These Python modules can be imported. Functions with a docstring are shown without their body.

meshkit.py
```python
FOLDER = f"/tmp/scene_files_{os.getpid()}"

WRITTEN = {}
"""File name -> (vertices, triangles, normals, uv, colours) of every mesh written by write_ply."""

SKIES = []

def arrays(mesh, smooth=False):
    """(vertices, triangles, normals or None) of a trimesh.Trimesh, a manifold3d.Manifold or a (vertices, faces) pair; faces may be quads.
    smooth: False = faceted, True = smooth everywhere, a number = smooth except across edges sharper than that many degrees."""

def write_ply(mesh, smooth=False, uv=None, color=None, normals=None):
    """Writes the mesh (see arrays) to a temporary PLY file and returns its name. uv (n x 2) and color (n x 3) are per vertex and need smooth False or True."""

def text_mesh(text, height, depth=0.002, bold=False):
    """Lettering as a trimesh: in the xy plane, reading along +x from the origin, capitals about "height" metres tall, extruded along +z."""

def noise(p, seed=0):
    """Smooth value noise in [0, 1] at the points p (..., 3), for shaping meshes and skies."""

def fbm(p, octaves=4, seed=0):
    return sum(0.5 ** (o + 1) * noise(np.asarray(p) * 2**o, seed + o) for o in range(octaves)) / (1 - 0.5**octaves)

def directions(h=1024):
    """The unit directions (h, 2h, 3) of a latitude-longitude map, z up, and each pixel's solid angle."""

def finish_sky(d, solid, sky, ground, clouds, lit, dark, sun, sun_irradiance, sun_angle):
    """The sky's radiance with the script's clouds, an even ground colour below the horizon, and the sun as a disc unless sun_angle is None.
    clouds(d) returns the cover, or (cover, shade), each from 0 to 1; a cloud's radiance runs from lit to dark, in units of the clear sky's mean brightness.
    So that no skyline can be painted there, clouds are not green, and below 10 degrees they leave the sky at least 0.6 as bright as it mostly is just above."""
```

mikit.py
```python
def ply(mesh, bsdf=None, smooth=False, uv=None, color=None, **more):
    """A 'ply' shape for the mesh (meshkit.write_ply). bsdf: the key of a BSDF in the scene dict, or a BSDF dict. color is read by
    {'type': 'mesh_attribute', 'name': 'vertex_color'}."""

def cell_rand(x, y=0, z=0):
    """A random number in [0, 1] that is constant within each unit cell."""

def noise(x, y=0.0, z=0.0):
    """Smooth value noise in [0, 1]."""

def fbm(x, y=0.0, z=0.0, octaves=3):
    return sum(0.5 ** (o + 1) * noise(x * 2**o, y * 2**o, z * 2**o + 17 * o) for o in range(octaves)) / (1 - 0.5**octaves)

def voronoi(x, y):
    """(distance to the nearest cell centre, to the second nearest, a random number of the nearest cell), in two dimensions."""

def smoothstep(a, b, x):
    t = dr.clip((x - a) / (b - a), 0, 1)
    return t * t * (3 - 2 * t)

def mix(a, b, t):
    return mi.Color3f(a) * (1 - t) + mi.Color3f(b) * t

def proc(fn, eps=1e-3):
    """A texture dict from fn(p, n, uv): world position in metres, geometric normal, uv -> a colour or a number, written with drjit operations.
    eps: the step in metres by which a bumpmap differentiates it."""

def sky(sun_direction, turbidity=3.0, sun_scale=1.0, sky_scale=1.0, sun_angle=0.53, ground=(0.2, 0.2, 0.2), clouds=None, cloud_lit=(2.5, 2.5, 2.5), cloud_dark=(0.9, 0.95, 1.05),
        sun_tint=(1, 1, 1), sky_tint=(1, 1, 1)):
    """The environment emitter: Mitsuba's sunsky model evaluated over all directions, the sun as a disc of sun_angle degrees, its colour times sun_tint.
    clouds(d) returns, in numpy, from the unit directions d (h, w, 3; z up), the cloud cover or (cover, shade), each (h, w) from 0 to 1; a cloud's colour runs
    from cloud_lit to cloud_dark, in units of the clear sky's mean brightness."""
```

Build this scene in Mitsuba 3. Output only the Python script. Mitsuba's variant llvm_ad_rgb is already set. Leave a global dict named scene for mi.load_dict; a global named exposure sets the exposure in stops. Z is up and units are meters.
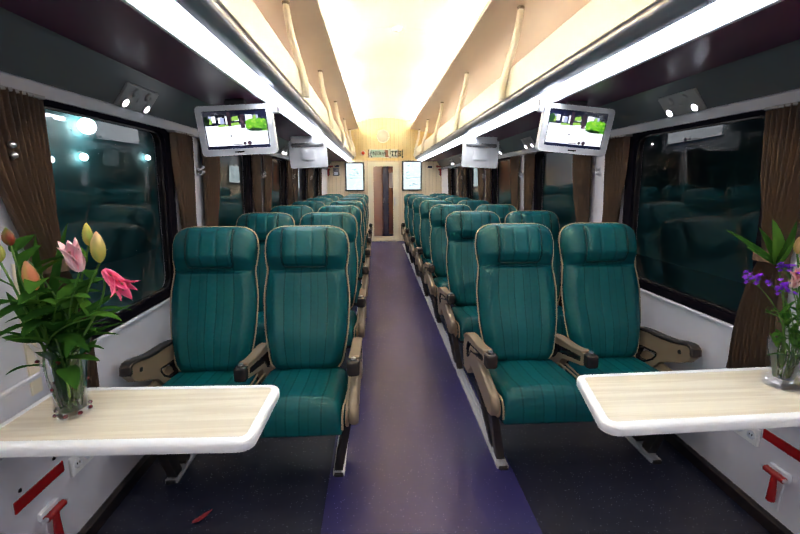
import math, random
import numpy as np, trimesh, mitsuba as mi, drjit as dr
import manifold3d as m3
from shapely.geometry import Polygon, Point, box as sbox
from shapely import affinity
import mikit, meshkit
from mikit import proc, noise, fbm, smoothstep, mix, cell_rand

T = mi.ScalarTransform4f
scene, labels = {}, {}
rng = np.random.default_rng(7)

# ------------------------------------------------------------------ camera, sky, large lights, exposure
FPX, EYE = 410.0, np.array([-0.21, 0.0, 1.40])
def camera_axes(vanish=(376, 182), roll=0.8):
    f = np.array([(vanish[0] - 400) / FPX, (vanish[1] - 267) / FPX, 1.0]); f /= np.linalg.norm(f)
    r = math.radians(roll)
    up = np.array([-math.sin(r), -math.cos(r), 0.0]); up -= f * up.dot(f); up /= np.linalg.norm(up)
    return np.stack([np.cross(f, up), f, up], 1)
AX = camera_axes()
look, upv = AX.T @ np.array([0, 0, 1.0]), AX.T @ np.array([0, -1.0, 0])
scene['camera'] = {'type': 'perspective', 'fov': 2 * math.degrees(math.atan(400 / FPX)), 'fov_axis': 'x', 'near_clip': 0.02, 'far_clip': 200.0,
                   'to_world': T().look_at(origin=EYE.tolist(), target=(EYE + look).tolist(), up=upv.tolist())}
exposure = 0.87
COVE = (120, 102, 72)
RACK = (2.4, 2.0, 1.5)           # warm lamps lying in the racks           # warm cove lamps above the soffit edges
STRIP = (7.2, 7.9, 9.0)          # cool light strips under the racks
READ = (30, 32, 36)
PLATFORM = (14, 20, 20)
scene['night_sky'] = {'type': 'constant', 'radiance': {'type': 'rgb', 'value': [0.003, 0.006, 0.009]}, 'sampling_weight': 0.2}

Y0, YE = -1.3, 9.86              # the car's near end (behind the camera) and the far end wall
def wall_x(z): return 1.400 - 0.040 * z

# ------------------------------------------------------------------ helpers
def rgb(*v): return {'type': 'rgb', 'value': [float(x) for x in v]}
def mat(name, d, two=True):
    scene[name] = {'type': 'twosided', 'bsdf': d} if two else d
def prin(col, rough=0.5, spec=0.5, metal=0.0, **k):
    c = col if isinstance(col, dict) else rgb(*col)
    return {'type': 'principled', 'base_color': c, 'roughness': rough, 'specular': spec, 'metallic': metal, **k}

COUNT = {}
def numbered(key):
    COUNT[key] = COUNT.get(key, 0) + 1
    n = COUNT[key] - 1
    return key if n == 0 else f'{key}_{n:03d}'
def thing(name, label, cat, group=None):
    key = numbered(name)
    labels[key] = {'label': label, 'category': cat}
    if group: labels[key]['group'] = group
    return key
def P(mesh, m, smooth=35, **k): return mikit.ply(mesh, m, smooth, **k)
def put(shape, parent=None, name=None, tw=None, label=None):
    key = numbered(f'{parent}__{name}') if parent else name
    scene[key] = {**shape, 'to_world': tw} if tw is not None else dict(shape)
    if label: labels[key] = {'label': label}
    return key
def struct(name, shape):
    key = numbered(name); scene[key] = shape; labels[key] = {'kind': 'structure'}
    return key
def light(rad, weight): return {'type': 'area', 'radiance': rgb(*rad), 'sampling_weight': float(weight)}

def tm(man):
    if isinstance(man, trimesh.Trimesh): return man
    v = man.to_mesh()
    return trimesh.Trimesh(v.vert_properties[:, :3], v.tri_verts, process=False)
def cat(*ms): return trimesh.util.concatenate([tm(m) for m in ms])
def rbox(x0, x1, y0, y1, z0, z1, r=0.005, n=8):
    r = min(r, (x1 - x0) / 2.01, (y1 - y0) / 2.01, (z1 - z0) / 2.01)
    s = m3.Manifold.sphere(r, n)
    return tm(m3.Manifold.batch_hull([s.translate((x, y, z)) for x in (x0 + r, x1 - r) for y in (y0 + r, y1 - r) for z in (z0 + r, z1 - r)]))
def bx(x0, x1, y0, y1, z0, z1):
    m = trimesh.creation.box((x1 - x0, y1 - y0, z1 - z0)); m.apply_translation(((x0 + x1) / 2, (y0 + y1) / 2, (z0 + z1) / 2)); return m
def ext(poly, h):
    gs = getattr(poly, 'geoms', [poly])
    return trimesh.util.concatenate([trimesh.creation.extrude_polygon(g, h, engine='earcut') for g in gs])
def perm(m, cols, off=(0, 0, 0)):
    m = m.copy(); v = np.array(m.vertices); w = np.zeros_like(v)
    for i, (ax, s) in enumerate(cols): w[:, ax] = s * v[:, i]
    m.vertices = w + np.asarray(off); return m
def ext_x(poly, x0, x1): return perm(ext(poly, x1 - x0), [(1, 1), (2, 1), (0, 1)], (x0, 0, 0))      # poly in (y, z)
def ext_y(poly, y0, y1): return perm(ext(poly, y1 - y0), [(0, 1), (2, 1), (1, -1)], (0, y1, 0))     # poly in (x, z)
def cham_x(poly, x0, x1, b):                                                                          # convex poly, chamfered
    i = poly.buffer(-b)
    def man(p, a, c): return m3.Manifold.hull_points(np.array([(x, y, z) for x in (a, c) for y, z in p.exterior.coords[:-1]]))
    return tm(m3.Manifold.batch_hull([man(i, x0, x1), man(poly, x0 + b, x1 - b)]))
def rrect(x0, y0, x1, y1, r): return sbox(x0 + r, y0 + r, x1 - r, y1 - r).buffer(r, quad_segs=5)
def flipx(m):
    m = m.copy(); v = np.array(m.vertices); v[:, 0] *= -1; m.vertices = v; m.faces = np.array(m.faces)[:, ::-1]; return m
def side(m, s): return m if s > 0 else flipx(m)
def tube(pts, r, n=8, caps=True):
    p = np.asarray(pts, float); r = np.broadcast_to(np.asarray(r, float), (len(p),))
    t = np.gradient(p, axis=0); t /= np.linalg.norm(t, axis=1, keepdims=True) + 1e-12
    a = np.cross(t[0], [0, 0, 1.0] if abs(t[0][2]) < 0.9 else [1.0, 0, 0]); a /= np.linalg.norm(a)
    ang = np.arange(n) * 2 * np.pi / n; V = []
    for k in range(len(p)):
        a = a - t[k] * a.dot(t[k]); a /= np.linalg.norm(a); b = np.cross(t[k], a)
        V.append(p[k] + r[k] * (np.cos(ang)[:, None] * a + np.sin(ang)[:, None] * b))
    V = np.vstack(V); F = []
    for k in range(len(p) - 1):
        for i in range(n):
            j = (i + 1) % n
            F += [[k * n + i, k * n + j, (k + 1) * n + j], [k * n + i, (k + 1) * n + j, (k + 1) * n + i]]
    if caps:
        V = np.vstack([V, p[:1], p[-1:]]); c0, c1 = len(V) - 2, len(V) - 1
        for i in range(n):
            j = (i + 1) % n
            F += [[c0, j, i], [c1, (len(p) - 1) * n + i, (len(p) - 1) * n + j]]
    return trimesh.Trimesh(V, F, process=False)
def spline(ctrl, n=24):
    from scipy.interpolate import CubicSpline
    c = np.asarray(ctrl, float); d = np.r_[0, np.cumsum(np.linalg.norm(np.diff(c, axis=0), axis=1))]
    return CubicSpline(d, c)(np.linspace(0, d[-1], n))
def lathe(profile, n=32):                                       # profile (r, z), revolved round z
    p = np.asarray(profile, float); a = np.arange(n) * 2 * np.pi / n
    V = np.stack([p[:, None, 0] * np.cos(a), p[:, None, 0] * np.sin(a), np.broadcast_to(p[:, None, 1], (len(p), n))], -1).reshape(-1, 3); F = []
    for k in range(len(p) - 1):
        for i in range(n):
            j = (i + 1) % n
            F += [[k * n + i, k * n + j, (k + 1) * n + j], [k * n + i, (k + 1) * n + j, (k + 1) * n + i]]
    m = trimesh.Trimesh(V, F, process=False); m.update_faces(m.area_faces > 1e-12); return m
def grid_faces(M, N, off=0, flip=False):
    i, j = np.meshgrid(np.arange(M - 1), np.arange(N - 1), indexing='ij'); a = (i * N + j).ravel() + off
    f = np.stack([a, a + 1, a + N + 1, a + N], 1)
    f = f[:, ::-1] if flip else f
    return np.vstack([f[:, [0, 1, 2]], f[:, [0, 2, 3]]])
def solid(A, B, uvA=None):
    """A closed body between two grids of points (M, N, 3); A is the front."""
    M, N, _ = A.shape; off = M * N
    V = np.vstack([A.reshape(-1, 3), B.reshape(-1, 3)])
    F = [grid_faces(M, N), grid_faces(M, N, off, True)]
    idx = np.arange(M * N).reshape(M, N)
    loop = np.r_[idx[0, :], idx[1:, -1], idx[-1, -2::-1], idx[-2:0:-1, 0]]
    nx = np.roll(loop, -1)
    F.append(np.vstack([np.stack([loop, loop + off, nx + off], 1), np.stack([loop, nx + off, nx], 1)]))
    m = trimesh.Trimesh(V, np.vstack(F), process=False)
    if m.volume < 0: m.faces = np.array(m.faces)[:, ::-1]
    return (m, np.vstack([uvA.reshape(-1, 2)] * 2)) if uvA is not None else m

# ------------------------------------------------------------------ materials
def leather_fn(p, n, uv):
    t, s = uv.x, uv.y
    st = mi.Float(0)
    for c, w in ((-0.52, 1.0), (-0.29, 0.45), (-0.12, 0.8), (0.12, 0.8), (0.29, 0.45), (0.52, 1.0)):
        st = dr.maximum(st, w * (1 - smoothstep(0.008, 0.022, dr.abs(t - c))))
    tone = dr.select(dr.abs(t) < 0.12, 1.10, dr.select(dr.abs(t) < 0.52, 0.96, 0.90))
    g = 0.92 + 0.16 * fbm(p.x * 60, p.y * 60, p.z * 60, 2)
    return mix((0.0002, 0.062, 0.077), (0.0001, 0.020, 0.026), st * 0.55) * (tone * g)
mat('m_leather', prin(proc(leather_fn), 0.48, 0.20))
mat('m_leather_plain', prin((0.0025, 0.065, 0.070), 0.42, 0.45))
mat('m_leather_dark', prin((0.0006, 0.024, 0.030), 0.5, 0.25))
mat('m_piping', prin((0.33, 0.26, 0.17), 0.55))
mat('m_shell', prin((0.30, 0.22, 0.135), 0.45))
mat('m_arm', prin((0.21, 0.155, 0.10), 0.38))
mat('m_black', prin((0.008, 0.008, 0.010), 0.4, 0.35))
mat('m_rubber', {'type': 'diffuse', 'reflectance': rgb(0.0028, 0.0030, 0.006)})
mat('m_skirt', prin((0.004, 0.004, 0.007), 0.5, 0.25))
mat('m_chrome', prin((0.75, 0.75, 0.77), 0.18, metal=1.0))
mat('m_alu', prin((0.46, 0.46, 0.48), 0.35, metal=0.25))
mat('m_wall', prin((0.69, 0.67, 0.70), 0.35))
mat('m_sill', prin((0.68, 0.67, 0.70), 0.25))
def floor_fn(p, n, uv):
    sp = cell_rand(dr.floor(p.x * 260), dr.floor(p.y * 260), 1)
    base = mix((0.0040, 0.0060, 0.0165), (0.0075, 0.0105, 0.027), fbm(p.x * 5, p.y * 5, 0, 3))
    return dr.select(sp > 0.988, mi.Color3f(0.06, 0.07, 0.09), base)
def aisle_fn(p, n, uv):
    sp = cell_rand(dr.floor(p.x * 260), dr.floor(p.y * 260), 2)
    base = mix((0.0125, 0.0125, 0.066), (0.018, 0.017, 0.076), fbm(p.x * 4, p.y * 2, 0, 3))
    wear = smoothstep(0.45, 0.8, fbm(p.x * 3 + 9, p.y * 0.8, 0, 3))
    base = base * (1 + 0.35 * wear)
    return dr.select(sp > 0.988, mi.Color3f(0.08, 0.075, 0.17), base)
mat('m_floor', prin(proc(floor_fn), 0.38, 0.4))
mat('m_aisle', prin(proc(aisle_fn), 0.36, 0.45))
mat('m_vault', prin((0.86, 0.75, 0.58), 0.5))
mat('m_soffit', prin((0.72, 0.56, 0.41), 0.30, 0.25))
mat('m_lip', prin((0.83, 0.73, 0.55), 0.4))
mat('m_nose', prin((0.26, 0.27, 0.31), 0.22, 0.6, 0.55))
mat('m_purple', prin((0.045, 0.011, 0.034), 0.35))
mat('m_grey', prin((0.045, 0.050, 0.058), 0.38))
mat('m_ledge', prin((0.20, 0.21, 0.24), 0.35))
mat('m_diff', prin((0.9, 0.9, 0.9), 0.5))
def endwall_fn(p, n, uv):
    k = p.x * 11.0
    g = smoothstep(0.0, 0.10, dr.abs(k - dr.floor(k) - 0.5))
    w = fbm(p.x * 60, p.z * 2.0, 3, 3)
    up = smoothstep(1.86, 1.90, p.z)
    c = mix((0.84, 0.68, 0.45), (0.88, 0.65, 0.28), up) * (0.86 + 0.2 * w)
    return c * (0.82 + 0.18 * g)
mat('m_endwall', prin(proc(endwall_fn), 0.35))
mat('m_doorframe', prin((0.88, 0.78, 0.55), 0.35))
def wood_fn(p, n, uv):
    w = fbm(p.x * 3 + 2 * fbm(p.x * 2, p.y * 14, 0, 2), p.y * 60, 0, 4)
    return mix((0.75, 0.64, 0.46), (0.84, 0.74, 0.56), smoothstep(0.25, 0.75, w))
mat('m_wood', prin(proc(wood_fn), 0.3))
mat('m_white', prin((0.88, 0.87, 0.84), 0.3))
mat('m_plastic', prin((0.68, 0.69, 0.72), 0.3))
mat('m_greyplastic', prin((0.17, 0.17, 0.17), 0.4))
mat('m_midgrey', prin((0.14, 0.145, 0.15), 0.4))
def curtain_fn(p, n, uv):
    w = 0.6 * noise(p.y * 900, p.z * 500, 0) + 0.4 * fbm(p.y * 6, p.z * 5, 5, 2)
    return mix((0.036, 0.026, 0.019), (0.054, 0.039, 0.029), w)
mat('m_curtain', prin(proc(curtain_fn), 0.75, 0.2, sheen=0.4))
mat('m_tie', prin((0.075, 0.052, 0.036), 0.7, 0.2))
mat('m_red', prin((0.30, 0.008, 0.010), 0.35))
mat('m_redglass', prin((0.07, 0.002, 0.006), 0.1, 0.6))
mat('m_navy', prin((0.006, 0.010, 0.045), 0.25))
mat('m_trunk', prin((0.10, 0.05, 0.09), 0.4))
mat('m_darkleaf', prin((0.006, 0.05, 0.012), 0.4))
scene['m_pane'] = {'type': 'thindielectric', 'int_ior': 1.62}
scene['m_glass'] = {'type': 'dielectric', 'int_ior': 1.5}
scene['m_drop'] = {'type': 'dielectric', 'int_ior': 1.33}
mat('m_vertex', prin({'type': 'mesh_attribute', 'name': 'vertex_color'}, 0.5, 0.35))
def leafmat(c, tr): return {'type': 'principledthin', 'base_color': rgb(*c), 'roughness': 0.4, 'diff_trans': tr, 'eta': 1.4}
scene['m_leaf'] = leafmat((0.016, 0.062, 0.011), 0.45)
scene['m_leaf_light'] = leafmat((0.05, 0.14, 0.022), 0.55)
mat('m_stem', prin((0.05, 0.14, 0.02), 0.45))
mat('m_outwall', prin((0.020, 0.075, 0.085), 0.7))
mat('m_outground', prin((0.02, 0.035, 0.04), 0.25))
mat('m_brown', prin((0.28, 0.13, 0.07), 0.4))
mat('m_rose', prin((0.60, 0.40, 0.30), 0.4))

# ------------------------------------------------------------------ the car's shell
struct('floor', P(bx(-1.45, 1.45, Y0, YE + 1.4, -0.04, 0.0), 'm_floor', False))
put(P(bx(-0.455, 0.445, Y0 + 0.02, YE - 0.02, 0.0, 0.003), 'm_aisle', False), 'floor', 'aisle_strip', label='purple-blue vinyl aisle strip')
# windows: far edge of the glass, pitch, count per side
WIN = {-1: (2.315, 1.47, 5), 1: (2.425, 1.50, 5)}
FE = 0.024
GW, GZ0, GZ1 = 0.84, 0.820, 1.660
def shear(m, s):
    """Lay a mesh built at x = 0 (room side towards -x) on the slightly tilted side wall."""
    m = m.copy(); v = np.array(m.vertices); v[:, 0] += wall_x(v[:, 2]); m.vertices = v
    return side(m, s)
for s, nm in ((-1, 'left'), (1, 'right')):
    far, pitch, cnt = WIN[s]
    holes = [rrect(far + pitch * k - GW, GZ0, far + pitch * k + FE, GZ1, 0.07) for k in range(cnt)]
    w = sbox(Y0, 0.0, YE, 1.90)
    for h in holes: w = w.difference(h.buffer(0.02))
    wk = struct(f'wall_{nm}', P(shear(ext_x(w, 0.0, 0.06), s), 'm_wall', False))
    put(P(shear(bx(-0.05, 0.06, Y0, YE, 1.90, 2.75), s), 'm_wall', False), wk, 'upper_panel')
    # a moulded ridge under the windows, in lengths that meet at the pillars
    for k in range(-2, cnt + 1):
        a, b = far + pitch * k - 1.20, far + pitch * (k + 1) - 1.205
        if b < YE: put(P(shear(rbox(-0.013, 0.001, max(a, Y0), b, 0.752, 0.772, 0.006), s), 'm_sill'), wk, 'sill_ridge')
        if 0.4 < a < YE - 0.3:
            put(P(shear(bx(-0.003, 0.001, a - 0.022, a - 0.003, 0.06, 0.750), s), 'm_sill', False), wk, 'joint_strip')
    for k, h in enumerate(holes):
        wn = f"window_{k + 1 + (0 if s < 0 else cnt)}"
        outer = rrect(far + pitch * k - GW - 0.05, GZ0 - 0.044, far + pitch * k + 0.095, GZ1 + 0.018, 0.05)
        struct(wn, P(shear(ext_x(outer.difference(h), -0.008, 0.045), s), 'm_rubber', False))
        put(P(shear(ext_x(h.buffer(0.006).difference(h.buffer(-0.008)), 0.010, 0.020), s), 'm_black', False), wn, 'gasket')
        pane = trimesh.creation.triangulate_polygon(h.buffer(0.004), engine='earcut')
        pm = perm(trimesh.Trimesh(np.c_[pane[0], np.zeros(len(pane[0]))], pane[1], process=False), [(1, 1), (2, 1), (0, 1)], (0.024, 0, 0))
        put(P(shear(pm, s), 'm_pane', False), wn, 'pane')
    struct(f'baseboard_{nm}', P(side(rbox(1.365, 1.40, Y0, YE, 0.0, 0.055, 0.006), s), 'm_skirt'))
    # dark sloping panel between window head and rack, and the pale ledge along its foot
    struct('trim_1' if s < 0 else 'trim_2', P(side(ext_y(Polygon([(1.222, 1.868), (1.338, 1.715), (1.40, 1.715), (1.40, 1.90), (1.222, 1.90)]), Y0, YE), s), 'm_grey', False))
    struct('trim_3' if s < 0 else 'trim_4', P(side(ext_y(Polygon([(1.318, 1.722), (1.328, 1.729), (1.40, 1.729), (1.40, 1.672), (1.334, 1.672), (1.321, 1.680)]), Y0, YE), s), 'm_ledge', False))

# ceiling: a shallow vault in panels, and flat soffit panels either side of it
NP = 6
ys = np.linspace(Y0, YE, NP + 1)
ceil_key = 'ceiling'
def vault_piece(a, b):
    xs = np.linspace(-0.80, 0.80, 25); z = 2.64 + 0.20 * np.cos(np.clip(np.abs(xs) / 0.80, 0, 1) * np.pi / 2) ** 0.75
    A = np.stack([np.stack([xs, np.full_like(xs, y), z], -1) for y in (a, b)], 0); B = A + [0, 0, 0.03]
    return solid(A, B)
for k in range(NP):
    shp = P(vault_piece(ys[k] + 0.003, ys[k + 1] - 0.003), 'm_vault', 50)
    if k == 0: struct(ceil_key, shp)
    else: put(shp, ceil_key, 'panel')
for s in (-1, 1):
    for k in range(NP):
        put(P(side(ext_y(Polygon([(0.590, 2.602), (0.600, 2.598), (1.32, 2.443), (1.32, 2.460), (0.606, 2.616), (0.606, 2.645), (0.590, 2.645)]), ys[k] + 0.002, ys[k + 1] - 0.002), s), 'm_soffit', False), ceil_key, 'soffit_panel')
put(P(bx(-1.45, 1.45, Y0, YE, 2.90, 2.94), 'm_vault', False), ceil_key, 'roof_skin')
# cove lamps lying on the soffit, facing up into the vault
for s in (-1, 1):
    t = thing('cove_lamp', f'row of warm lamps lying hidden above the {"left" if s < 0 else "right"} soffit edge', 'lamp')
    for k in range(7):
        a = Y0 + 0.25 + k * 1.56
        put({**P(side(bx(0.640, 0.700, a, min(a + 1.15, YE - 0.1), 2.618, 2.632), s), 'm_diff', False), 'emitter': light(COVE, 1.0)}, t, 'lamp_segment')
# warm lamps lying in the racks behind the lips, washing the soffits
for s in (-1, 1):
    t = thing('rack_lamp', f'row of warm lamps lying hidden in the {"left" if s < 0 else "right"} luggage rack behind its lip', 'lamp')
    for k in range(7):
        a = Y0 + 0.25 + k * 1.56
        put({**P(side(ext_y(Polygon([(1.12, 1.912), (1.26, 1.900), (1.26, 1.925), (1.12, 1.937)]), a, min(a + 1.30, YE - 0.1)), s), 'm_diff', False), 'emitter': light(RACK, 0.6)}, t, 'lamp_segment')
# a small round ceiling lamp in the vault
for j, y in enumerate((4.3,)):
    t = thing('ceiling_downlight', 'small round white downlight in the middle of the cream ceiling', 'lamp')
    z = 2.838
    put(P(perm(lathe([(0.030, 0), (0.055, 0), (0.055, 0.010), (0.030, 0.006), (0.030, 0)], 24), [(0, 1), (1, 1), (2, -1)], (0.02, y, z)), 'm_white'), t, 'rim')
    put({**P(perm(lathe([(0.0, 0.004), (0.030, 0.004), (0.030, 0.0), (0.0, 0.0)], 24), [(0, 1), (1, 1), (2, -1)], (0.02, y, z)), 'm_diff'), 'emitter': light((20, 17, 12), 0.05)}, t, 'lens')

# end walls
def end_wall(y0, y1, door):
    w = sbox(-1.40, 0.0, 1.40, 2.89)
    if door: w = w.difference(sbox(-0.345, -0.1, 0.265, 1.80))
    return ext_y(w, y0, y1)
struct('wall_end', P(end_wall(YE, YE + 0.05, True), 'm_endwall', False))
struct('wall_back', P(end_wall(Y0 - 0.05, Y0, False), 'm_wall', False))
# the glazed end door
d = struct('door_1', P(ext_y(sbox(-0.345, 0.0, 0.265, 1.80).difference(rrect(-0.268, 0.115, 0.190, 1.755, 0.015)), YE + 0.0, YE + 0.04), 'm_doorframe', False))
put(P(ext_y(sbox(-0.40, 0.0, 0.32, 1.855).difference(sbox(-0.345, -0.1, 0.265, 1.80)), YE - 0.02, YE + 0.05), 'm_doorframe', False), d, 'door_casing')
pv = bx(-0.268, 0.190, YE + 0.018, YE + 0.0181, 0.115, 1.755)
put(P(trimesh.Trimesh([(-0.27, YE + 0.018, 0.11), (0.195, YE + 0.018, 0.11), (0.195, YE + 0.018, 1.76), (-0.27, YE + 0.018, 1.76)], [[0, 1, 2], [0, 2, 3]], process=False), 'm_pane', False), d, 'pane')
put(P(rbox(0.212, 0.238, YE - 0.045, YE - 0.005, 0.85, 1.05, 0.010), 'm_chrome'), d, 'handle')
put(P(rbox(-0.40, 0.32, YE - 0.05, YE - 0.005, 0.0, 0.045, 0.008), 'm_doorframe'), d, 'threshold')
# vestibule behind the glass
VY = YE + 1.35
struct('wall_vestibule', P(cat(bx(-0.9, 0.9, VY, VY + 0.05, 0, 2.5), bx(-0.92, -0.87, YE + 0.06, VY, 0, 2.5), bx(0.87, 0.92, YE + 0.06, VY, 0, 2.5), bx(-0.92, 0.92, YE + 0.06, VY, 2.3, 2.35)), 'm_brown', False))
t = thing('vestibule_cabinet', 'rose-beige cabinet seen through the lower part of the end door glass', 'cabinet')
put(P(rbox(-0.62, -0.06, YE + 0.75, YE + 1.32, 0.0, 2.05, 0.01), 'm_rose'), t, 'body')
put(P(rbox(-0.60, -0.35, YE + 0.735, YE + 0.75, 0.06, 1.98, 0.006), 'm_rose'), t, 'door')
put(P(rbox(-0.335, -0.08, YE + 0.735, YE + 0.75, 0.06, 1.98, 0.006), 'm_rose'), t, 'door')
t = thing('vestibule_door', 'dark navy door standing open behind the end door glass', 'door')
put(P(rbox(-0.04, 0.10, YE + 0.50, YE + 0.54, 0.0, 1.86, 0.006), 'm_navy'), t, 'leaf')
put(P(rbox(-0.03, -0.015, YE + 0.46, YE + 0.50, 0.9, 1.0, 0.005), 'm_chrome'), t, 'handle')
t = thing('vestibule_notice', 'pale lit notice hanging behind the upper right of the end door glass', 'notice')
put(P(rbox(0.115, 0.245, YE + 0.60, YE + 0.615, 1.25, 1.62, 0.004), 'm_white'), t, 'board')
t = thing('vestibule_lamp', 'small lamp under the vestibule ceiling behind the end door', 'lamp')
put(P(lathe([(0.0, 2.30), (0.10, 2.30), (0.10, 2.275), (0.085, 2.27)], 20).apply_translation((0.0, YE + 0.45, 0)), 'm_white'), t, 'base')
put({**P(lathe([(0.0, 2.258), (0.06, 2.262), (0.085, 2.27)], 20).apply_translation((0.0, YE + 0.45, 0)), 'm_diff'), 'emitter': light((85, 62, 40), 0.25)}, t, 'shade')

# ------------------------------------------------------------------ luggage racks with the light strips
RODS = (1.33, 3.02, 4.71, 6.40, 8.09, 9.65)
for s in (-1, 1):
    sd = 'left' if s < 0 else 'right'
    t = thing('luggage_rack', f'cream luggage rack along the {sd} side with a white light strip beneath', 'luggage rack')
    put(P(side(ext_y(Polygon([(0.862, 1.868), (1.30, 1.868), (1.30, 1.892), (0.80, 1.935), (0.79, 1.925)]), Y0, YE), s), 'm_purple', False), t, 'underside', label='dark purple underside panel')
    nose = [(0.776, 1.907), (0.758, 1.908)] + [(0.758 - 0.052 * math.sin(a), 1.962 - 0.054 * math.cos(a)) for a in np.linspace(0.15, 1.45, 9)] + [(0.712, 1.972), (0.79, 1.972), (0.79, 1.925)]
    put(P(side(ext_y(Polygon(nose), Y0, YE), s), 'm_nose', 40), t, 'nose', label='dark metallic rounded nose')
    lip = Polygon([(0.703, 1.972), (0.722, 2.150), (0.728, 2.165), (0.740, 2.168), (0.748, 2.155), (0.735, 1.972)])
    put(P(side(ext_y(lip, Y0, YE), s), 'm_lip', 40), t, 'lip', label='cream upright lip')
    # the lit diffuser
    put({**P(side(ext_y(Polygon([(0.776, 1.906), (0.858, 1.871), (0.862, 1.880), (0.78, 1.916)]), Y0, YE), s), 'm_diff', False), 'emitter': light(STRIP, 6.0)}, t, 'light_strip', label='glowing white light strip')
    put(P(side(ext_y(Polygon([(0.858, 1.868), (0.866, 1.864), (0.872, 1.870), (0.862, 1.880)]), Y0, YE), s), 'm_alu', False), t, 'strip_edge')
    for y in RODS:
        c = spline([(0.680, y, 1.970), (0.688, y, 2.08), (0.730, y, 2.24), (0.765, y, 2.39), (0.785, y, 2.556)], 22)
        r = np.interp(np.linspace(0, 1, 22), [0, 0.4, 0.9, 1], [0.024, 0.027, 0.023, 0.020])
        k = put(P(side(tube(c, r, 12), s), 'm_lip', 50), t, 'guard_rod')
        put(P(side(lathe([(0.0, 2.540), (0.024, 2.540), (0.024, 2.557), (0.0, 2.557)], 16).apply_translation((0.785, y, 0)), s), 'm_arm'), k, 'collar')

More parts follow.
